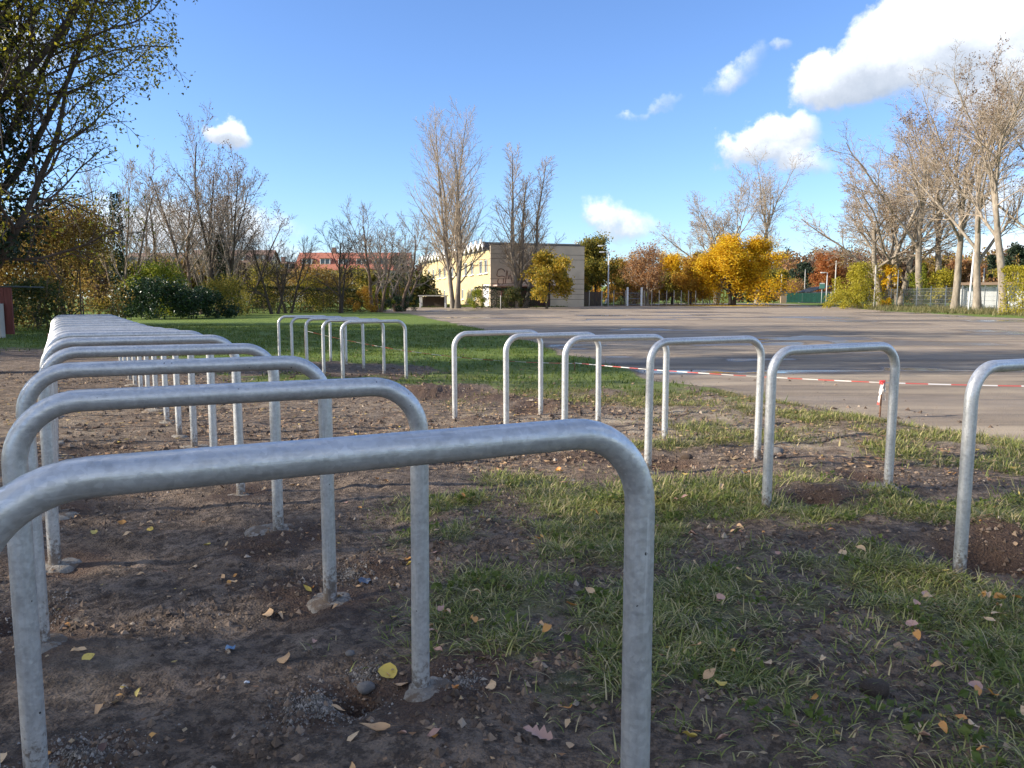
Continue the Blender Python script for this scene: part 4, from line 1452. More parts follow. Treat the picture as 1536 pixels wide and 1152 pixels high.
# --- the overhanging tree at the left, and the dense trees that shade the near ground
P_bg = [lv(10, .05, .02, 20, .14, 58, .78, .5, .4, .40, 12, len=.9), lv(9, .10, .075, 13, .10, 46, .44, .52, .25, .4, 7), lv(6, .14, .045, 10, .08, 48, .46, .55, .35, .4, 4),
        lv(3, .22, .0, 6, .08, 52, .50, .6, .5, .4, 3), lv(2, .30, -.05, n=3)]
big = tree_proto(176, P_bg, 11.5, .22, 1, 0, 1, leaf=LEAF['linden'], leaf_n=7, leaf_lvl=4, leaf_size=(.055, .105), leaf_spread=.10, bark_m=M_bark_dark, twig_m=M_twig_dark, rmin=.0036, droop=.6,
                 leaf_fn=lambda p, q: q.random() < (.22 + .30 * float(p.z > 5.5) + .35 * float(p.x > 3.2)))
bt = plant('overhanging_tree', big, -9.25, 13.0, 'big dark branched tree overhanging from the left with yellow green leaves', rz=.3, sc=.82)
rr_ = np.random.default_rng(3)
n_ = 13000
z_ = rr_.uniform(2.3, 7.8, n_)
a_ = rr_.uniform(0, 6.28, n_)
q_ = (.55 + .9 * vnoise(z_ * .9, a_ * 1.2, 4)) * np.sqrt(rr_.random(n_)) * 1.35
V, Fq = leaf_cloud(np.stack([q_ * np.cos(a_), q_ * np.sin(a_), z_], 1), (.08, .15), 4, .06)
link('ivy', mesh_of('ivy', V, Fq, False, LEAF['ivy']), bt)
for i, (x, y, sc) in enumerate(((-22, -4.6, 1.2), (-24.5, -1.2, 1.25), (-21, -11, 1.2), (-29, -6, 1.3), (-26, 18.3, 1.25), (-28, 23.0, 1.45), (-33, 20.0, 1.6), (-34, 25.5, 1.6))):
    plant('shade_tree', dense, x, y, 'dense olive leaved tree in the grove beside the stands', rz=i * 1.3, sc=sc, group='grove trees beside the bike stands')

# ------------------------------------------------------------------ shrubs and hedges
def shrub(name, label, x, y, rx, ry, h, n, size, mat, seed, clumps=26, cat='shrub', stems=6, z0=.1, group=None, droop=0):
    r = np.random.default_rng(seed)
    o = thing(name, label, cat, (x, y, gh(x, y)), 0, group)
    a = r.uniform(0, 6.28, clumps)
    q_ = np.sqrt(r.random(clumps))
    cz = z0 + (h - z0) * (1 - r.random(clumps) ** 1.6 * .95)
    lim = np.sqrt(np.clip(1 - (np.clip(cz / h - .35, 0, 1) / .68) ** 2, .05, 1))
    cx, cy = q_ * np.cos(a) * rx * lim, q_ * np.sin(a) * ry * lim
    cr = r.uniform(.20, .42, clumps) * min(rx, ry, h) * 1.0
    i = r.integers(0, clumps, n)
    P = r.normal(0, 1, (n, 3))
    P /= np.linalg.norm(P, axis=1)[:, None]
    P *= (r.random((n, 1)) ** .45) * cr[i][:, None]
    P = P + np.stack([cx[i], cy[i], cz[i]], 1)
    P = P[P[:, 2] > .03]
    V, Fq = leaf_cloud(P, size, seed, size[0] * .3, droop)
    link('foliage', mesh_of('foliage', V, Fq, False, mat), o)
    b = B()
    q = random.Random(seed)
    for s in range(stems):
        k = q.randrange(clumps)
        p0 = Vector((q.uniform(-.25, .25) * rx, q.uniform(-.25, .25) * ry, -.1))
        p1 = Vector((cx[k], cy[k], cz[k] + cr[k] * .6))
        m = p0.lerp(p1, .5) + Vector((0, 0, h * .12))
        w0 = max(.015, h * .008)
        b.tube([p0, m, p1], [w0, w0 * .7, w0 * .3], 4)
    b.build('stems', M_twig_dark, o, smooth=True)['kind'] = 'stuff'
    return o


def hedge(name, label, x0, y0, x1, y1, h, th, n, size, mat, seed, top=.12, cat='hedge'):
    r = np.random.default_rng(seed)
    L = math.hypot(x1 - x0, y1 - y0)
    o = thing(name, label, cat, (x0, y0, gh((x0 + x1) / 2, (y0 + y1) / 2)), math.atan2(y1 - y0, x1 - x0))
    u = r.random(n) * L
    hh = h * (1 + top * 2 * (fbm(u * .7, u * 0, 3, seed) - .5))
    s = r.random(n)
    v = np.where(r.random(n) < .7, np.sign(r.random(n) - .5) * th / 2 * (.75 + .3 * vnoise(u * 1.5, s * 4, seed)), (r.random(n) - .5) * th)
    z = np.where(r.random(n) < .25, hh * (.93 + .1 * r.random(n)), s * hh)
    V, Fq = leaf_cloud(np.stack([u, v, np.maximum(z, .05)], 1), size, seed, size[0] * .5)
    link('foliage', mesh_of('foliage', V, Fq, False, mat), o)
    b = B()
    q = random.Random(seed)
    for k in range(int(L / .7)):
        uu = (k + q.random()) * .7
        b.tube([Vector((uu, 0, -.05)), Vector((uu + q.uniform(-.2, .2), q.uniform(-.2, .2), h * .85))], [.03, .012], 4)
    b.build('stems', M_twig_dark, o, smooth=True)['kind'] = 'stuff'
    return o


def gshrub(name, label, px_, y, wpx, top, n, size, mat, seed, **k):
    rx = wpx / 2 / FPX * y
    x = X(px_, y)
    h = Zat(top, y) - gh(x, y)
    return shrub(name, label, x, y, rx, min(rx, 3.2), h, n, size, mat, seed, **k)


gshrub('golden_shrub', 'large ochre brown shrub thicket behind the end of the long row', 95, 34, 200, 320, 22000, (.07, .15), LEAF['ochre'], 1, clumps=70, stems=16)
gshrub('golden_shrub', 'ochre shrub beside the dark red shed', 0, 33, 150, 335, 13000, (.07, .15), LEAF['ochre'], 2, clumps=50, stems=12)
gshrub('ivy_shrub', 'low dark mixed shrub with pale leaves at the lawn edge', 50, 29, 130, 432, 3000, (.08, .16), LEAF['hedge'], 3, clumps=30)
gshrub('laurel_bush', 'dark green laurel bush mass behind the long row', 240, 45, 130, 430, 9000, (.10, .18), LEAF['laurel'], 4, clumps=46, cat='bush')
gshrub('laurel_bush', 'dark laurel bush at the right end of the hedge mass', 305, 47, 90, 440, 5000, (.10, .18), LEAF['laurel'], 5, clumps=36, cat='bush')
gshrub('lime_shrub', 'yellow green shrub rising over the laurel', 238, 50, 100, 402, 6000, (.09, .17), LEAF['lime'], 6, clumps=40)
gshrub('lime_shrub', 'olive shrub between laurel and clipped hedge', 338, 52, 90, 425, 5000, (.08, .15), LEAF['olive'], 7, clumps=40)
hedge('clipped_hedge', 'brownish green clipped hedge along the back of the lawn', X(375, 60), 60, X(545, 68), 68, 2.0, 1.0, 9000, (.08, .16), LEAF['hedge'], 8)
gshrub('yellow_shrub', 'yellow leaved thicket behind the clipped hedge', 470, 72, 130, 408, 7000, (.12, .22), LEAF['ochre'], 9, clumps=50)
gshrub('yellow_shrub', 'bright yellow shrub behind the slanting cherry', 462, 70, 60, 418, 3000, (.10, .2), LEAF['yellow'], 10)
gshrub('yellow_shrub', 'pale olive thicket behind the bare alders', 395, 74, 120, 405, 6000, (.12, .22), LEAF['olive'], 11, clumps=50)
gshrub('orange_shrub', 'small orange shrub at the foot of the cherry trees', 545, 66, 42, 435, 2200, (.09, .17), LEAF['amber'], 12)
gshrub('lime_shrub', 'upright yellow green shrub by the bushy cherry', 575, 68, 32, 420, 2000, (.09, .17), LEAF['lime'], 13)
gshrub('juniper_bush', 'low dark green spreading bush at the lot corner', 605, 70, 80, 448, 3600, (.08, .15), LEAF['laurel'], 14, cat='bush')
gshrub('dark_conifer', 'dark evergreen beside the far end of the yellow facade', 598, 84, 42, 385, 3200, (.12, .25), LEAF['conifer'], 15, cat='tree')
gshrub('lime_shrub', 'green shrub left of the dark hedge at the gable', 715, 80, 28, 437, 1800, (.1, .18), LEAF['lime'], 16)
hedge('dark_hedge', 'dark hedge in front of the gable corner', X(712, 84), 84, X(806, 84), 84, 2.2, 1.0, 4000, (.1, .18), LEAF['laurel'], 17)
gshrub('lime_shrub', 'round green shrub under the narrow poplar', 768, 80, 40, 433, 2600, (.1, .18), LEAF['hedge'], 18)
gshrub('red_shrub', 'dark red shrub behind the wire fence', 1020, 104, 50, 425, 1600, (.12, .2), leafmat('leaves_wine', [(0, (.10, .03, .02)), (1, (.28, .09, .05))]), 19)
gshrub('amber_shrub', 'amber undergrowth directly behind the gate', 957, 103, 60, 420, 3600, (.18, .3), LEAF['amber'], 61)
gshrub('amber_shrub', 'mixed yellow undergrowth behind the wire fence', 1000, 104, 60, 415, 3600, (.18, .3), LEAF['olive'], 62)
gshrub('amber_shrub', 'golden undergrowth at the foot of the maples', 1062, 103, 70, 420, 4000, (.18, .3), LEAF['gold'], 63)
gshrub('lime_shrub', 'yellow green shrub left of the gate', 935, 102, 46, 415, 2200, (.12, .22), LEAF['olive'], 20)
gshrub('yellow_shrub', 'big yellow shrub at the left end of the metal fence', 1288, 84, 72, 402, 5200, (.14, .24), LEAF['yellow'], 21, clumps=40)
gshrub('yellow_shrub', 'low yellow bramble in front of the big yellow shrub', 1270, 80, 60, 440, 2400, (.12, .2), LEAF['yellow'], 22)
gshrub('orange_maple_bush', 'small orange yellow maple behind the metal fence', 1330, 88, 40, 398, 2800, (.14, .24), LEAF['gold'], 23)
gshrub('yellow_shrub', 'yellow leaved shrub behind the middle of the metal fence', 1415, 84, 60, 410, 3200, (.14, .24), LEAF['yellow'], 24)
gshrub('lime_shrub', 'ivy green shrub at the foot of the brown-crested tree', 1375, 86, 46, 412, 2200, (.12, .22), LEAF['lime'], 25)
hedge('yellow_hedge', 'dense ochre yellow hedge beside the white building', X(1512, 57), 57, X(1620, 52), 52, 3.2, 2.0, 9000, (.10, .18), LEAF['yellow'], 26)
gshrub('russet_shrub', 'russet shrub behind the green bins', 1190, 135, 52, 424, 1500, (.2, .32), LEAF['rust'], 27)
for i, (px_, y, w_, top, mt, lab) in enumerate(((40, 70, 300, 352, 'brown', 'brown thicket behind the dark red shed'), (150, 78, 200, 388, 'olive', 'olive thicket behind the ivy clad tree'), (262, 80, 150, 398, 'ochre', 'ochre undergrowth behind the leaning alder'),
                                                (345, 84, 150, 402, 'brown', 'brown undergrowth between the alders and the beige house'), (540, 90, 150, 412, 'olive', 'olive undergrowth below the red roofed house'), (620, 96, 110, 420, 'hedge', 'dark green undergrowth at the end of the yellow facade'))):
    gshrub('undergrowth', lab, px_, y, w_, top, 9000, (.24, .46), LEAF[mt], 90 + i, clumps=70)
# long straw along the fence foot
V, Fs = blades(15000, (26, 47), (44, 96), (.25, .75), (.03, .06), 44, 1.0, 12, .25, 1, .5, maskf=lambda x, y: (1 - lot_mask(x, y)) * sstep(x, 31 + .0 * y, 35) * (x > y * .36))
stuff('verge_grass', V, Fs, M_straw, 'long straw coloured grass along the metal fence', 'grass')
V, Fs = blades(14000, (-16, 30), (84, 100), (.12, .32), (.04, .07), 45, 1.0, 12, .25, 1, .5, maskf=lambda x, y: (1 - lot_mask(x, y)))
stuff('verge_grass', V, Fs, M_lawn, 'green grass strip behind the lot', 'grass')
# far wooded slope
def far_wood():
    r = np.random.default_rng(9)
    pts, cols = [], []
    allV, mats = {k: [] for k in ('rust', 'brown', 'olive', 'conifer', 'ochre')}, None
    for k in range(150):
        px_ = r.uniform(1130, 1700)
        y = r.uniform(190, 300)
        x = X(px_, y)
        h = r.uniform(7, 13)
        rx = r.uniform(3, 5.5)
        kind = r.choice(['rust', 'brown', 'brown', 'olive', 'conifer', 'ochre', 'brown'])
        n = 420
        P = r.normal(0, 1, (n, 3))
        P /= np.linalg.norm(P, axis=1)[:, None]
        P *= r.random((n, 1)) ** .35
        P[:, :2] *= rx
        P[:, 2] = P[:, 2] * h * .5 + h * .55
        if kind == 'conifer':
            P[:, :2] *= np.clip(1.3 - P[:, 2:] / h, .1, 1)
        P += np.array([x, y, gh(x, y)])
        allV[kind].append(P)
    root = tag(link('far_wood', None), 'far autumn wood on the slope behind the sheds', 'wood', None, 'stuff')
    for kd, L in allV.items():
        P = np.concatenate(L)
        V, Fq = leaf_cloud(P, (.5, 1.1), 9, .3)
        o = link('foliage', mesh_of('foliage', V, Fq, False, LEAF[kd]), root)
        o['kind'] = 'stuff'


far_wood()
plant('orange_tree', maple_s, X(1243, 150), 150, 'orange red round tree behind the low shed', rz=2, sc=1.35, leafmat_=LEAF['fox'])
gshrub('dark_conifer', 'dark broad conifer behind the green bins', 1203, 160, 60, 398, 2600, (.35, .6), LEAF['conifer'], 51, cat='tree')
gshrub('dark_conifer', 'dark pine beyond the white building roof', 1522, 120, 46, 372, 2400, (.25, .45), LEAF['conifer'], 52, cat='tree', z0=5)
gshrub('dark_conifer', 'pointed spruce between the pale posts', 1482, 130, 22, 384, 1600, (.25, .4), LEAF['conifer'], 53, cat='tree')
for i, (px_, y, top, mt, lab) in enumerate(((1395, 130, 395, 'ochre', 'ochre treetops behind the fence trees'), (1440, 128, 400, 'rust', 'russet treetop right of the stout tree'), (1345, 125, 398, 'brown', 'brown thicket behind the yellow shrubs'),
                                            (1500, 135, 410, 'olive', 'olive treetops behind the white building'), (880, 140, 400, 'olive', 'olive thicket behind the orange corner tree'), (990, 135, 395, 'rust', 'russet thicket behind the gate'),
                                            (1050, 140, 385, 'ochre', 'ochre thicket behind the maples'), (925, 130, 400, 'amber', 'amber thicket behind the lamp post'), (1165, 145, 412, 'olive', 'olive bush mass right of the golden maple'), (1130, 150, 405, 'brown', 'brown thicket behind the golden maple'), (650, 140, 400, 'brown', 'brown thicket behind the yellow facade'))):
    gshrub('background_shrub', lab, px_, y, 90, top, 5500, (.35, .65), LEAF[mt], 70 + i)

# ------------------------------------------------------------------ buildings
def part(b, name, mat, parent, smooth=False):
    return b.build(name, mat, parent, smooth=smooth)


M_plaster_y = plain('yellow_brick_plaster', (.54, .415, .215), .9, .14, 1.2, bump=.15)
M_panel = plain('grey_concrete_panel', (.57, .475, .35), .9, .12, .8, bump=.1)
M_white = plain('white_paint', (.78, .77, .74), .6, .06, 2)
M_glass = material('window_glass', lambda nt: princ(nt, (.06, .08, .10), .08))
M_curtain = plain('pale_curtain', (.55, .57, .58), .8, .1, 4)
M_roof_dark = plain('dark_roofing', (.07, .075, .075), .9, .3, 1)
M_reddoor = plain('dull_red_panel', (.20, .055, .045), .7, .25, 3)
M_graf = plain('graffiti_paint', (.10, .035, .03), .8, .2, 3)
M_tile_red = plain('red_roof_tiles', (.38, .135, .085), .85, .22, 2.5, stretch=(1, 1, 5))
M_tile_brown = plain('brown_roof_tiles', (.20, .125, .095), .85, .22, 2.5)
M_wall_beige = plain('beige_render', (.52, .46, .37), .9, .1, .6)
M_wall_pale = plain('pale_render', (.62, .58, .48), .9, .1, .6)
M_wood_dark = plain('dark_fence_wood', (.075, .055, .042), .85, .3, 4, stretch=(6, 6, .6))
M_pole = plain('grey_steel_pole', (.52, .53, .52), .5, .1, 3)
M_poleconc = plain('concrete_pole', (.46, .43, .38), .85, .12, 3)
M_green = plain('green_sheet_metal', (.03, .13, .085), .5, .2, 2)
M_fence = plain('grey_fence_steel', (.16, .18, .19), .5, .15, 4, metal=.3)

# two storey hall: local x runs along the long yellow facade away from the corner, local y goes into the building
cx, cy = X(735, 88), 88.0
fa = math.atan2(.955, -.30)           # direction of the yellow facade
hall = thing('two_storey_hall', 'two storey yellow hall with white zigzag roof edge and blank grey gable', 'building', (cx, cy, gh(cx, cy) - .1), fa)
HL, HD, HH = 40.0, 11.5, 7.15          # length, depth, height
WY = -1                                # yellow facade looks towards local +y (left); the gable lies at local x = 0, depth towards -y


def hbox(b, x0, x1, y0, y1, z0, z1):
    b.box(((x0 + x1) / 2, (y0 + y1) / 2, (z0 + z1) / 2), (x1 - x0, y1 - y0, z1 - z0))


# walls with real openings: facade as piers and bands
win_up = [(1.0, 2.5), (3.3, 4.8), (7.4, 8.9), (10.6, 12.2), (15.0, 16.5), (18.2, 19.7), (23, 24.5), (26.4, 27.9), (31, 32.5), (34.6, 36.1)]
win_lo = [(6.0, 7.2), (7.8, 9.0), (12.6, 13.8), (18.5, 19.7), (23.5, 24.7), (30, 31.2), (36, 37.2)]
b = B()
th = .35
Zs = (0, .3, 2.3, 3.95, 5.55, 6.5)


def bandwall(b, x0, x1, z0, z1, holes):
    x = x0
    for a, c in sorted(holes):
        hbox(b, x, a, -th, 0, z0, z1)
        x = c
    hbox(b, x, x1, -th, 0, z0, z1)


bandwall(b, .02, HL, 0, .9, [(0.35, 3.4)])
bandwall(b, .02, HL, .9, 2.3, [(0.35, 3.4)] + win_lo)
bandwall(b, .02, HL, 2.3, 2.75, [(0.35, 3.4)])
bandwall(b, .02, HL, 2.75, 3.95, [])
bandwall(b, .02, HL, 3.95, 5.55, win_up)
bandwall(b, .02, HL, 5.55, 6.55, [])
hbox(b, HL, HL + .3, -HD, 0, 0, 6.5)
hbox(b, 0.3, HL, -HD, -HD + .3, 0, 6.5)
part(b, 'facade_wall', M_plaster_y, hall)
for a, c in win_up + win_lo:
    z0, z1 = (3.95, 5.55) if (a, c) in win_up else (.9, 2.3)
    wdw = link('window', None, hall, ((a + c) / 2, -.12, z0))
    ww, wh = c - a, z1 - z0
    b = B()
    for s in (-1, 1):
        b.box((s * (ww / 2 - .05), 0, wh / 2), (.10, .10, wh))
    b.box((0, 0, wh / 2), (.09, .09, wh - .2))
    for zz in (.05, wh - .05):
        b.box((0, 0, zz), (ww - .2, .10, .10))
    b.build('frame', M_white, wdw)
    for s in (-1, 1):
        b = B()
        b.box((s * ww / 4, -.02, wh / 2), (ww / 2 - .16, .02, wh - .2))
        b.build('pane', M_glass, wdw)
    b = B()
    b.box((0, .20, -.05), (ww + .3, .30, .08))
    b.build('sill', M_white, wdw)
b = B()
for k in range(5):
    b.box((.35 + 3.05 / 2, -.14, .02 + .545 * (k + .5)), (3.0, .08, .53))
part(b, 'garage_door', M_white, hall)
# folded plate roof, its white zigzag edge and the dark triangular lights below
pit_w = 2.2
nz = int((HL - .2) / pit_w)
rb, eb, db = B(), B(), B()
for k in range(nz):
    x0 = .12 + k * pit_w
    xm, x1 = x0 + pit_w / 2, x0 + pit_w
    zl, zh = 6.50, 7.50
    rb.quad((x0, .75, zl + .1), (xm, .75, zh), (xm, -HD, zh), (x0, -HD, zl + .1))
    rb.quad((xm, .75, zh), (x1, .75, zl + .1), (x1, -HD, zl + .1), (xm, -HD, zh))
    for (ax_, az_, bx_, bz_) in ((x0, zl, xm, zh - .1), (xm, zh - .1, x1, zl)):
        i = len(eb.V)
        for yy in (.62, .80):
            eb.V += [(ax_, yy, az_), (bx_, yy, bz_), (bx_, yy, bz_ + .42), (ax_, yy, az_ + .42)]
        eb.Q += [(i, i + 1, i + 2, i + 3), (i + 4, i + 7, i + 6, i + 5), (i, i + 4, i + 5, i + 1), (i + 3, i + 2, i + 6, i + 7)]
    db.tri((x0 + .1, .02, zl), (x1 - .1, .02, zl), (xm, .02, zh - .16))
part(rb, 'roof', M_roof_dark, hall)
part(eb, 'zigzag_fascia', M_white, hall)
part(db, 'gable_light', M_roof_dark, hall)
# blank gable of stacked concrete panels, joints recessed
gz = [0, .95, 1.55, 2.15, 2.75, 3.3, 5.55, 6.1, HH]
for i in range(len(gz) - 1):
    for j in range(2):
        b = B()
        ya, yb = -HD * j / 2, -HD * (j + 1) / 2
        hbox(b, -.22, .02, yb + .012, ya - .012, gz[i] + .02, gz[i + 1] - .02)
        b.build('wall_panel', M_panel, hall)
b = B()
hbox(b, -.12, .02, -HD + .05, -.05, 0, HH - .1)
hbox(b, -.26, .10, -HD - .05, .05, HH, HH + .08)
part(b, 'gable_core', M_roof_dark, hall)
b = B()
hbox(b, -1.7, -.23, -7.4, -.35, 2.45, 2.60)
part(b, 'canopy', plain('rusty_white_edge', (.62, .42, .35), .7, .2, 2), hall)
b = B()
hbox(b, -1.35, -1.28, -2.0, -.95, 1.2, 2.35)
part(b, 'red_board', M_reddoor, hall)
b = B()
hbox(b, -.30, -.23, -7.2, -2.2, .05, 2.4)
part(b, 'dark_shutter', plain('dark_red_shutter', (.07, .03, .028), .8, .3, 2), hall)
# sprayed outline letters on the gable
b = B()


def spray(pts):
    P = [Vector((-.245, -u_, z_)) for u_, z_ in pts]
    b.tube(P, [.035] * len(P), 5)


sp = lambda c, r_, a0, a1, n=10: [(c[0] + r_[0] * math.cos(R(a0 + (a1 - a0) * k / n)), c[1] + r_[1] * math.sin(R(a0 + (a1 - a0) * k / n))) for k in range(n + 1)]
spray(sp((1.25, 4.0), (.45, .42), 10, 190) + sp((1.0, 3.75), (.25, .22), 150, 270) + sp((1.35, 3.45), (.35, .15), 120, 0))
spray([(.95, 3.3)] + sp((1.2, 2.95), (.35, .35), 170, 350) + [(1.55, 3.35)])
spray([(1.75, 2.75), (1.95, 4.25), (2.15, 3.3), (2.35, 3.9), (2.6, 2.8)])
spray([(2.75, 2.75), (2.85, 3.35), (3.0, 2.8)])
part(b, 'graffiti', M_graf, hall)


def house(name, label, px0, px1, y, eave, ridge, wall, roof, nd, seed, cut=1.6):
    x0, x1 = X(px0, y), X(px1, y)
    L = x1 - x0
    o = thing(name, label, 'building', (x0, y, gh((x0 + x1) / 2, y)))
    z0, z1 = Zat(eave, y), Zat(ridge, y)
    D = 9.0
    b = B()
    rows = max(1, int(z0 / 2.8))
    n = max(2, int(L / 3.2))
    holes = []
    for r_ in range(rows):
        for k in range(n):
            holes.append(((k + .5) * L / n, r_ * 2.8 + 1.0))
    # front wall in bands with openings
    zz = 0
    for r_ in range(rows):
        hbox(b, 0, L, 0, .3, zz, r_ * 2.8 + 1.0)
        x = 0
        for k in range(n):
            c = (k + .5) * L / n
            hbox(b, x, c - .6, 0, .3, r_ * 2.8 + 1.0, r_ * 2.8 + 2.4)
            x = c + .6
        hbox(b, x, L, 0, .3, r_ * 2.8 + 1.0, r_ * 2.8 + 2.4)
        zz = r_ * 2.8 + 2.4
    hbox(b, 0, L, 0, .3, zz, z0)
    hbox(b, 0, .3, .3, D, 0, z0)
    hbox(b, L - .3, L, .3, D, 0, z0)
    hbox(b, .3, L - .3, D - .3, D, 0, z0)
    for xx in (.02, L - .02):
        b.tri((xx, 0, z0), (xx, D, z0), (xx, D / 2, z1 - .15))
    part(b, 'wall', wall, o)
    for hx, hz in holes:
        w_ = link('window', None, o, (hx, .2, hz))
        bb = B()
        bb.box((0, 0, .7), (1.06, .04, 1.26))
        bb.build('pane', M_glass, w_)
        bb = B()
        for s in (-.55, 0, .55):
            bb.box((s, -.04, .7), (.09, .08, 1.4))
        for s in (.04, 1.36):
            bb.box((0, -.045, s), (1.2, .07, .08))
        bb.build('frame', M_white, w_)
    b = B()
    e = .5
    b.quad((-e, -e, z0 - .1), (L + e, -e, z0 - .1), (L + e, D / 2, z1), (-e, D / 2, z1))
    b.quad((L + e, D + e, z0 - .1), (-e, D + e, z0 - .1), (-e, D / 2, z1), (L + e, D / 2, z1))
    rf = part(b, 'roof', roof, o)
    for k in range(nd):
        c = (k + .5) * L / nd
        fz = z0 + (z1 - z0) * .30
        fy = D / 2 * .30 - e * .3
        bb = B()
        bb.box((c, fy + 1.0, fz + .55), (2.0, 2.0, 1.2))
        bb.build('dormer', M_wall_pale, o)
        bb = B()
        bb.box((c, fy + .95, fz + 1.20), (2.3, 2.3, .12))
        bb.build('dormer_roof', roof, o)
        for s in (-.45, .45):
            bb = B()
            bb.box((c + s, fy - .02, fz + .6), (.72, .06, .85))
            bb.build('dormer_window', M_glass, o)
        bb = B()
        for s in (-.9, 0, .9):
            bb.box((c + s, fy - .04, fz + .6), (.12, .1, 1.05))
        bb.build('dormer_frame', M_white, o)['kind'] = 'stuff'
    bb = B()
    bb.box((L * .3, D / 2, z1 + .3), (.8, .6, 1.4))
    bb.build('chimney', M_tile_brown, rf)
    return o


house('terrace_house', 'long beige house with brown roof behind the bare alders', 283, 402, 150, 402, 376, M_wall_beige, M_tile_brown, 4, 1)
house('terrace_house', 'small house with dark roof between the two longer ones', 404, 449, 160, 412, 394, M_wall_pale, M_tile_brown, 1, 2)
house('terrace_house', 'house with red tiled roof and white dormers behind the cherry trees', 446, 610, 150, 408, 380, M_wall_pale, M_tile_red, 6, 3)
house('terrace_house', 'pale house half hidden behind the ivy clad tree', 185, 262, 145, 405, 380, M_wall_beige, M_tile_brown, 3, 4)

# low white building on the right
wx, wy = X(1442, 78), 78.0
wb = thing('white_building', 'low flat roofed white building behind the metal fence', 'building', (wx, wy, gh(wx, wy)), R(-28))
zt = Zat(428, 78) - gh(wx, wy)
b = B()
x = 0
for a_, c_ in ((3.1, 3.7), (4.0, 4.6), (9, 10.2)):
    hbox(b, x, a_, 0, .3, 0, zt)
    hbox(b, a_, c_, 0, .3, 0, .8)
    hbox(b, a_, c_, 0, .3, 2.2, zt)
    x = c_
hbox(b, x, 16, 0, .3, 0, zt)
hbox(b, 0, .3, .3, 8, 0, zt)
part(b, 'wall', M_white, wb)
for a_, c_ in ((3.1, 3.7), (4.0, 4.6), (9, 10.2)):
    w_ = link('window', None, wb, ((a_ + c_) / 2, .16, .8))
    bb = B()
    bb.box((0, 0, .7), (c_ - a_, .03, 1.4))
    bb.build('pane', M_glass, w_)
    bb = B()
    for s in (-1, 1):
        bb.box((s * (c_ - a_ - .08) / 2, -.04, .7), (.08, .06, 1.4))
    bb.build('frame', M_fence, w_)
b = B()
hbox(b, -.6, 16.5, -.8, 8.5, zt + .01, zt + .28)
part(b, 'roof', plain('brown_roof_edge', (.22, .15, .10), .8, .25, 2), wb)
for xx in (.2, 6.2, 6.9):
    b = B()
    b.tube([Vector((xx, -.12, 0)), Vector((xx, -.12, zt - .1))], [.06, .06], 6)
    part(b, 'downpipe', M_fence, wb)
# low shed between the trees
sx, sy = X(1214, 122), 122.0
sh_ = thing('low_shed', 'small low shed with dark sloping roof and white door', 'shed', (sx, sy, gh(sx, sy)), R(12))
b = B()
hbox(b, 0, 3.9, 0, 3, 0, 1.8)
part(b, 'wall', plain('shed_grey', (.32, .27, .27), .9, .2, 1), sh_)
b = B()
b.quad((-.3, -.4, 1.72), (2.0, -.4, 2.45), (2.0, 3.4, 2.45), (-.3, 3.4, 1.72))
b.quad((2.0, -.4, 2.45), (4.3, -.4, 2.75), (4.3, 3.4, 2.75), (2.0, 3.4, 2.45))
b.quad((-.3, -.4, 1.62), (2.0, -.4, 2.35), (2.0, -.4, 2.45), (-.3, -.4, 1.72))
b.quad((2.0, -.4, 2.35), (4.3, -.4, 2.65), (4.3, -.4, 2.75), (2.0, -.4, 2.45))
part(b, 'roof', M_roof_dark, sh_)
b = B()
hbox(b, .5, 1.1, -.06, -.005, .1, 1.6)
part(b, 'door', M_white, sh_)
b = B()
hbox(b, 2.4, 3.2, -.05, -.005, 1.1, 1.6)
part(b, 'window', M_glass, sh_)
# green sheet fence beside it: upright sheets
gf = thing('green_sheet_fence', 'dark green sheet metal fence beside the low shed', 'fence', (X(1180, 118), 118, gh(X(1180, 118), 118)), R(2))
for k in range(13):
    b = B()
    hbox(b, k * .60, k * .60 + .57, -.02, .02 + .015 * (k % 2), .12, 1.55)
    b.build('sheet', M_green, gf)
for k in range(6):
    b = B()
    hbox(b, k * 1.5 - .04, k * 1.5 + .04, .04, .12, -.1, 1.7)
    b.build('post', M_fence, gf)
bs = thing('beige_garden_wall', 'short tan wall left of the green sheet fence', 'wall', (X(1171, 120), 120, gh(X(1171, 120), 120)))
b = B()
hbox(b, 0, 1.0, 0, .25, -.1, 1.75)
b.build('wall', plain('tan_wall', (.42, .30, .20), .9, .15, 1), bs)
b = B()
hbox(b, -1.6, 1.2, -.2, 2.4, 1.78, 1.92)
b.build('roof', M_roof_dark, bs)
# dark red shed at the far left edge
rx_, ry_ = X(21, 24) - .70, 24.0
rs = thing('red_shed', 'corner of a dark red shed with grey post at the lawn edge', 'shed', (rx_, ry_, gh(rx_, ry_)))
for k in range(7):
    b = B()
    hbox(b, -1.0 + k * .24, -.77 + k * .24, 0, .05, .1, 1.55)
    b.build('board', plain('oxblood_boards', (.16, .045, .035), .8, .3, 3, stretch=(4, 4, .5)), rs)
b = B()
hbox(b, -1.2, .75, .0, 1.6, 1.56, 1.60)
b.build('roof', M_roof_dark, rs)
b = B()
hbox(b, .22, .44, -.25, -.05, -.1, 1.05)
b.build('post', M_poleconc, rs)

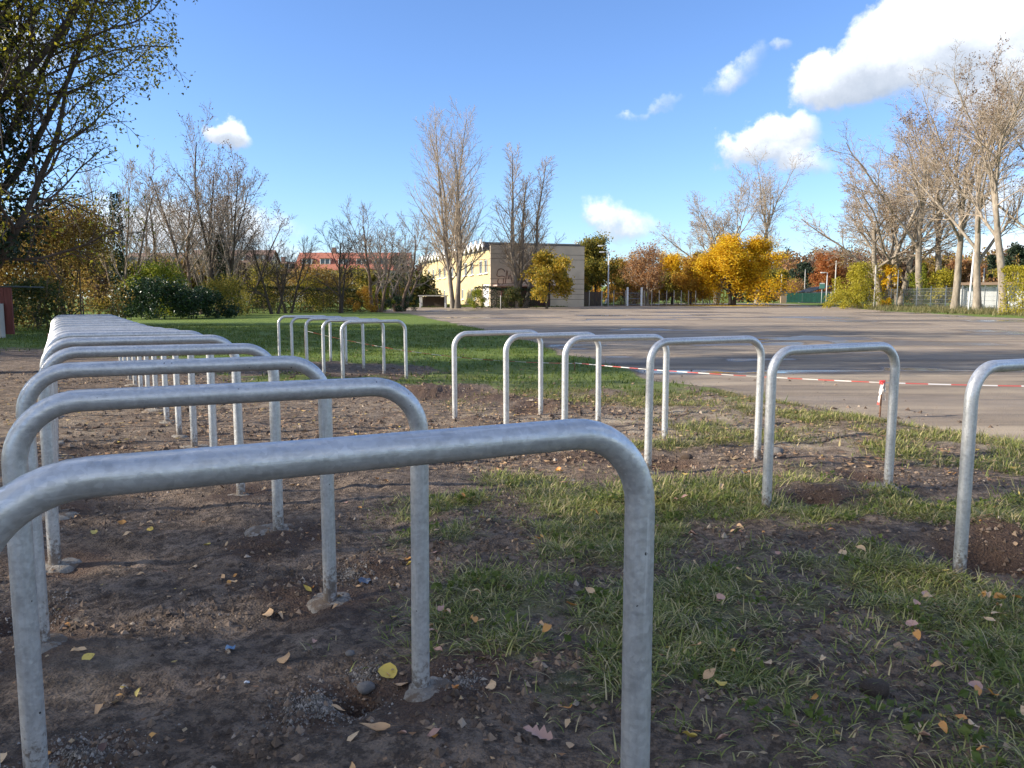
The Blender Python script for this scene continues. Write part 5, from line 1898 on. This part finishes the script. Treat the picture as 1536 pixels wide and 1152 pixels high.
# ------------------------------------------------------------------ fences, gate, posts, lamps
def line_fence(name, label, x0, y0, x1, y1, h, step, pm, bm_, kind, postw=.07, cat='fence'):
    L = math.hypot(x1 - x0, y1 - y0)
    o = thing(name, label, cat, (x0, y0, gh((x0 + x1) / 2, (y0 + y1) / 2)), math.atan2(y1 - y0, x1 - x0))
    n = int(round(L / step))
    st = L / n
    pm_me = None
    pan = None
    for k in range(n + 1):
        if pm_me is None:
            b = B()
            b.box((0, 0, h / 2), (postw, postw, h + .3))
            pm_me = b.mesh('post', pm)
        link('post', pm_me, o, (k * st, 0, 0))
        if k == n:
            break
        if pan is None:
            b = B()
            if kind == 'bars':
                m = int(st / .11)
                for i in range(1, m):
                    b.box((i * st / m, 0, h / 2), (.012, .012, h - .1))
                for zz in (.15, .55, .95, 1.35, 1.75, h - .08):
                    b.box((st / 2, -.014, zz), (st - .08, .012, .02))
            elif kind == 'wire':
                for i in range(1, int(st / .16)):
                    b.box((i * .16, 0, h / 2), (.006, .006, h - .1))
                for i in range(1, 9):
                    b.box((st / 2, 0, i * h / 9), (st - .06, .007, .007))
            else:
                m = int(st / .14)
                for i in range(m):
                    b.box(((i + .5) * st / m, .02 + .02 * (i % 2), h / 2), (st / m * .94, .025, h * (.97 + .03 * (i % 3) / 2)))
            pan = b.mesh('panel', bm_)
        link('panel', pan, o, (k * st, 0, 0))
    return o


line_fence('metal_bar_fence', 'grey metal bar fence under the tall bare trees', X(1302, 92), 92, X(1442, 74), 74, 2.15, 2.5, M_fence, M_fence, 'bars')
line_fence('metal_bar_fence', 'grey metal bar fence in front of the white building', X(1443, 73.5), 73.5, X(1560, 58), 58, 2.15, 2.5, M_fence, M_fence, 'bars')
line_fence('wooden_fence', 'dark brown board fence right of the grey gable', X(826, 92), 92, X(902, 96), 96, 1.75, 1.8, M_poleconc, M_wood_dark, 'boards', .09)
line_fence('wire_fence', 'wire mesh fence on pale posts behind the grass strip', X(966, 97), 97, X(1075, 101), 101, 1.75, 1.05, M_poleconc, M_fence, 'wire', .09)
line_fence('wire_fence', 'short fence piece between lamp post and gate', X(903, 97), 97, X(938, 97), 97, 1.75, 1.5, M_poleconc, M_fence, 'wire', .09)
gt = thing('gate', 'double gate with thick white posts opening to the gardens', 'gate', (X(941, 96), 96, gh(X(941, 96), 96)))
gw = X(962, 96) - X(941, 96)
for xx in (0, gw):
    b = B()
    b.box((xx, 0, 1.1), (.22, .22, 2.4))
    b.build('gate_post', M_white, gt)
b = B()
for zz in (.2, .9, 1.6):
    b.box((gw / 2, 0, zz), (gw - .3, .05, .06))
for k in range(1, 10):
    b.box((k * gw / 10, .03, .9), (.03, .03, 1.5))
b.build('gate_leaf', M_fence, gt)


def pole(name, label, px_, y, top, r_, mat, cat='pole'):
    x = X(px_, y)
    z = gh(x, y)
    h = Zat(top, y) - z
    o = thing(name, label, cat, (x, y, z))
    b = B()
    b.tube([Vector((0, 0, -.2)), Vector((0, 0, h * .5)), Vector((0, 0, h))], [r_, r_ * .85, r_ * .65], 8, True)
    b.build('shaft', mat, o, smooth=True)
    return o, h


def arm(o, h, dx, rise, mat, L=.55):
    b = B()
    P = [Vector((0, 0, h - .1)), Vector((dx * .35, 0, h + rise * .75)), Vector((dx * .7, 0, h + rise)), Vector((dx, 0, h + rise))]
    b.tube(P, [.05, .045, .04, .04], 6)
    ar = b.build('arm', mat, o, smooth=True)
    b = B()
    s = 1 if dx > 0 else -1
    b.box((dx + s * L / 2, 0, h + rise), (L, .26, .12))
    b.box((dx + s * L / 2, 0, h + rise - .08), (L * .7, .2, .05))
    b.build('lamp_head', M_white, ar)


o, h = pole('street_lamp', 'tall twin-armed grey street lamp by the gate', 912, 94, 381, .11, M_pole, 'lamp post')
arm(o, h, -.55, .25, M_pole)
arm(o, h, .45, .35, M_pole, .35)
arm(o, h, -.75, 1.0, M_pole)
o, h = pole('street_lamp', 'small single-armed street lamp before the amber tree', 888, 108, 392, .08, M_pole, 'lamp post')
arm(o, h, .5, .3, M_pole)
o, h = pole('street_lamp', 'short grey street lamp in front of the low shed', 1239, 108, 409, .09, M_pole, 'lamp post')
arm(o, h, -.35, .02, M_pole)
pole('wooden_pole', 'tall thin pale pole right of the low shed', 1251.5, 108, 391, .10, M_poleconc)
pole('wooden_pole', 'thin pole in front of the dark broad conifer', 1206, 128, 404, .09, M_poleconc)
pole('wooden_pole', 'thin pole left of the russet shrub', 1171, 130, 410, .09, M_poleconc)
pole('wooden_pole', 'short post stub beside the lamp at the shed', 1246, 107, 438, .09, M_poleconc)
pole('wooden_pole', 'thin pale pole in front of the small orange maple', 1311, 82, 398, .075, M_poleconc)
pole('wooden_pole', 'green lower pole at the middle of the metal fence', 1345, 80, 405, .06, M_fence)
o, h = pole('street_lamp', 'slender white pole leaning beside the stout fence tree', 1453, 64, 378, .085, M_white)
o.rotation_euler = (0, R(1.6), 0)
for i, (px_, top) in enumerate(((1473, 402), (1497, 404), (1524, 396))):
    pole('floodlight_post', ['pale post behind the white roof beside the stout tree', 'pale post behind the white roof at the spruce', 'thick pale post behind the white roof by the dark pine'][i], px_, 96, top, .12, M_poleconc)
# a sign on the shed side and one road sign
o, h = pole('road_sign', 'small green white sign board on a thin pole before the orange tree', 1232, 112, 424, .05, M_pole, 'sign')
b = B()
b.box((0, -.06, h - .45), (.78, .04, .8))
b.build('board', plain('sign_green', (.12, .30, .24), .5, .1, 2), o)
b = B()
b.box((0, -.085, h - .12), (.70, .012, .14))
b.build('stripe', M_white, o)
o, h = pole('bicycle_sign_post', 'thin iron post in front of the dark hedge', 751, 79, 443, .05, M_poleconc)
# parked motorbike-like shape leaning at the lamp: bicycle
bk = thing('bicycle', 'small dark bicycle leaning at the twin-armed lamp', 'bicycle', (X(909, 93), 93, gh(X(909, 93), 93)), R(70))
for s in (-.5, .5):
    b = B()
    P = [Vector((s + .33 * math.cos(a), 0, .34 + .33 * math.sin(a))) for a in np.linspace(0, 2 * math.pi, 18)]
    b.tube(P, [.025] * 18, 5)
    b.build('wheel', M_roof_dark, bk, smooth=True)
b = B()
for p0, p1 in (((-.5, .34), (-.15, .85)), ((-.15, .85), (.35, .85)), ((.5, .34), (.33, .95)), ((-.12, .36), (-.17, .95)), ((-.12, .36), (.35, .82)), ((-.5, .34), (-.12, .36))):
    b.tube([Vector((p0[0], 0, p0[1])), Vector((p1[0], 0, p1[1]))], [.022, .022], 6)
b.build('frame', M_white, bk, smooth=True)
b = B()
b.box((-.18, 0, .98), (.26, .13, .06))
b.build('saddle', M_roof_dark, bk)
b = B()
b.tube([Vector((.33, -.28, 1.0)), Vector((.33, 0, .97)), Vector((.33, .28, 1.0))], [.02] * 3, 6)
b.build('handlebar', M_roof_dark, bk)
# parked dark trailer under the poplars
bn = thing('low_shelter', 'low dark shelter with pale roof edge under the tall poplar', 'shelter', (X(630, 86), 86, gh(X(630, 86), 86)))
b = B()
b.box((1.4, .9, 1.32), (3.2, 2.2, .12))
b.build('roof', M_poleconc, bn)
for xx in (.0, 2.8):
    for yy in (.1, 1.7):
        b = B()
        b.box((xx, yy, .6), (.14, .14, 1.34))
        b.build('post', M_white, bn)
b = B()
b.box((1.4, 1.85, .6), (2.9, .06, 1.2))
b.build('back_wall', M_wood_dark, bn)
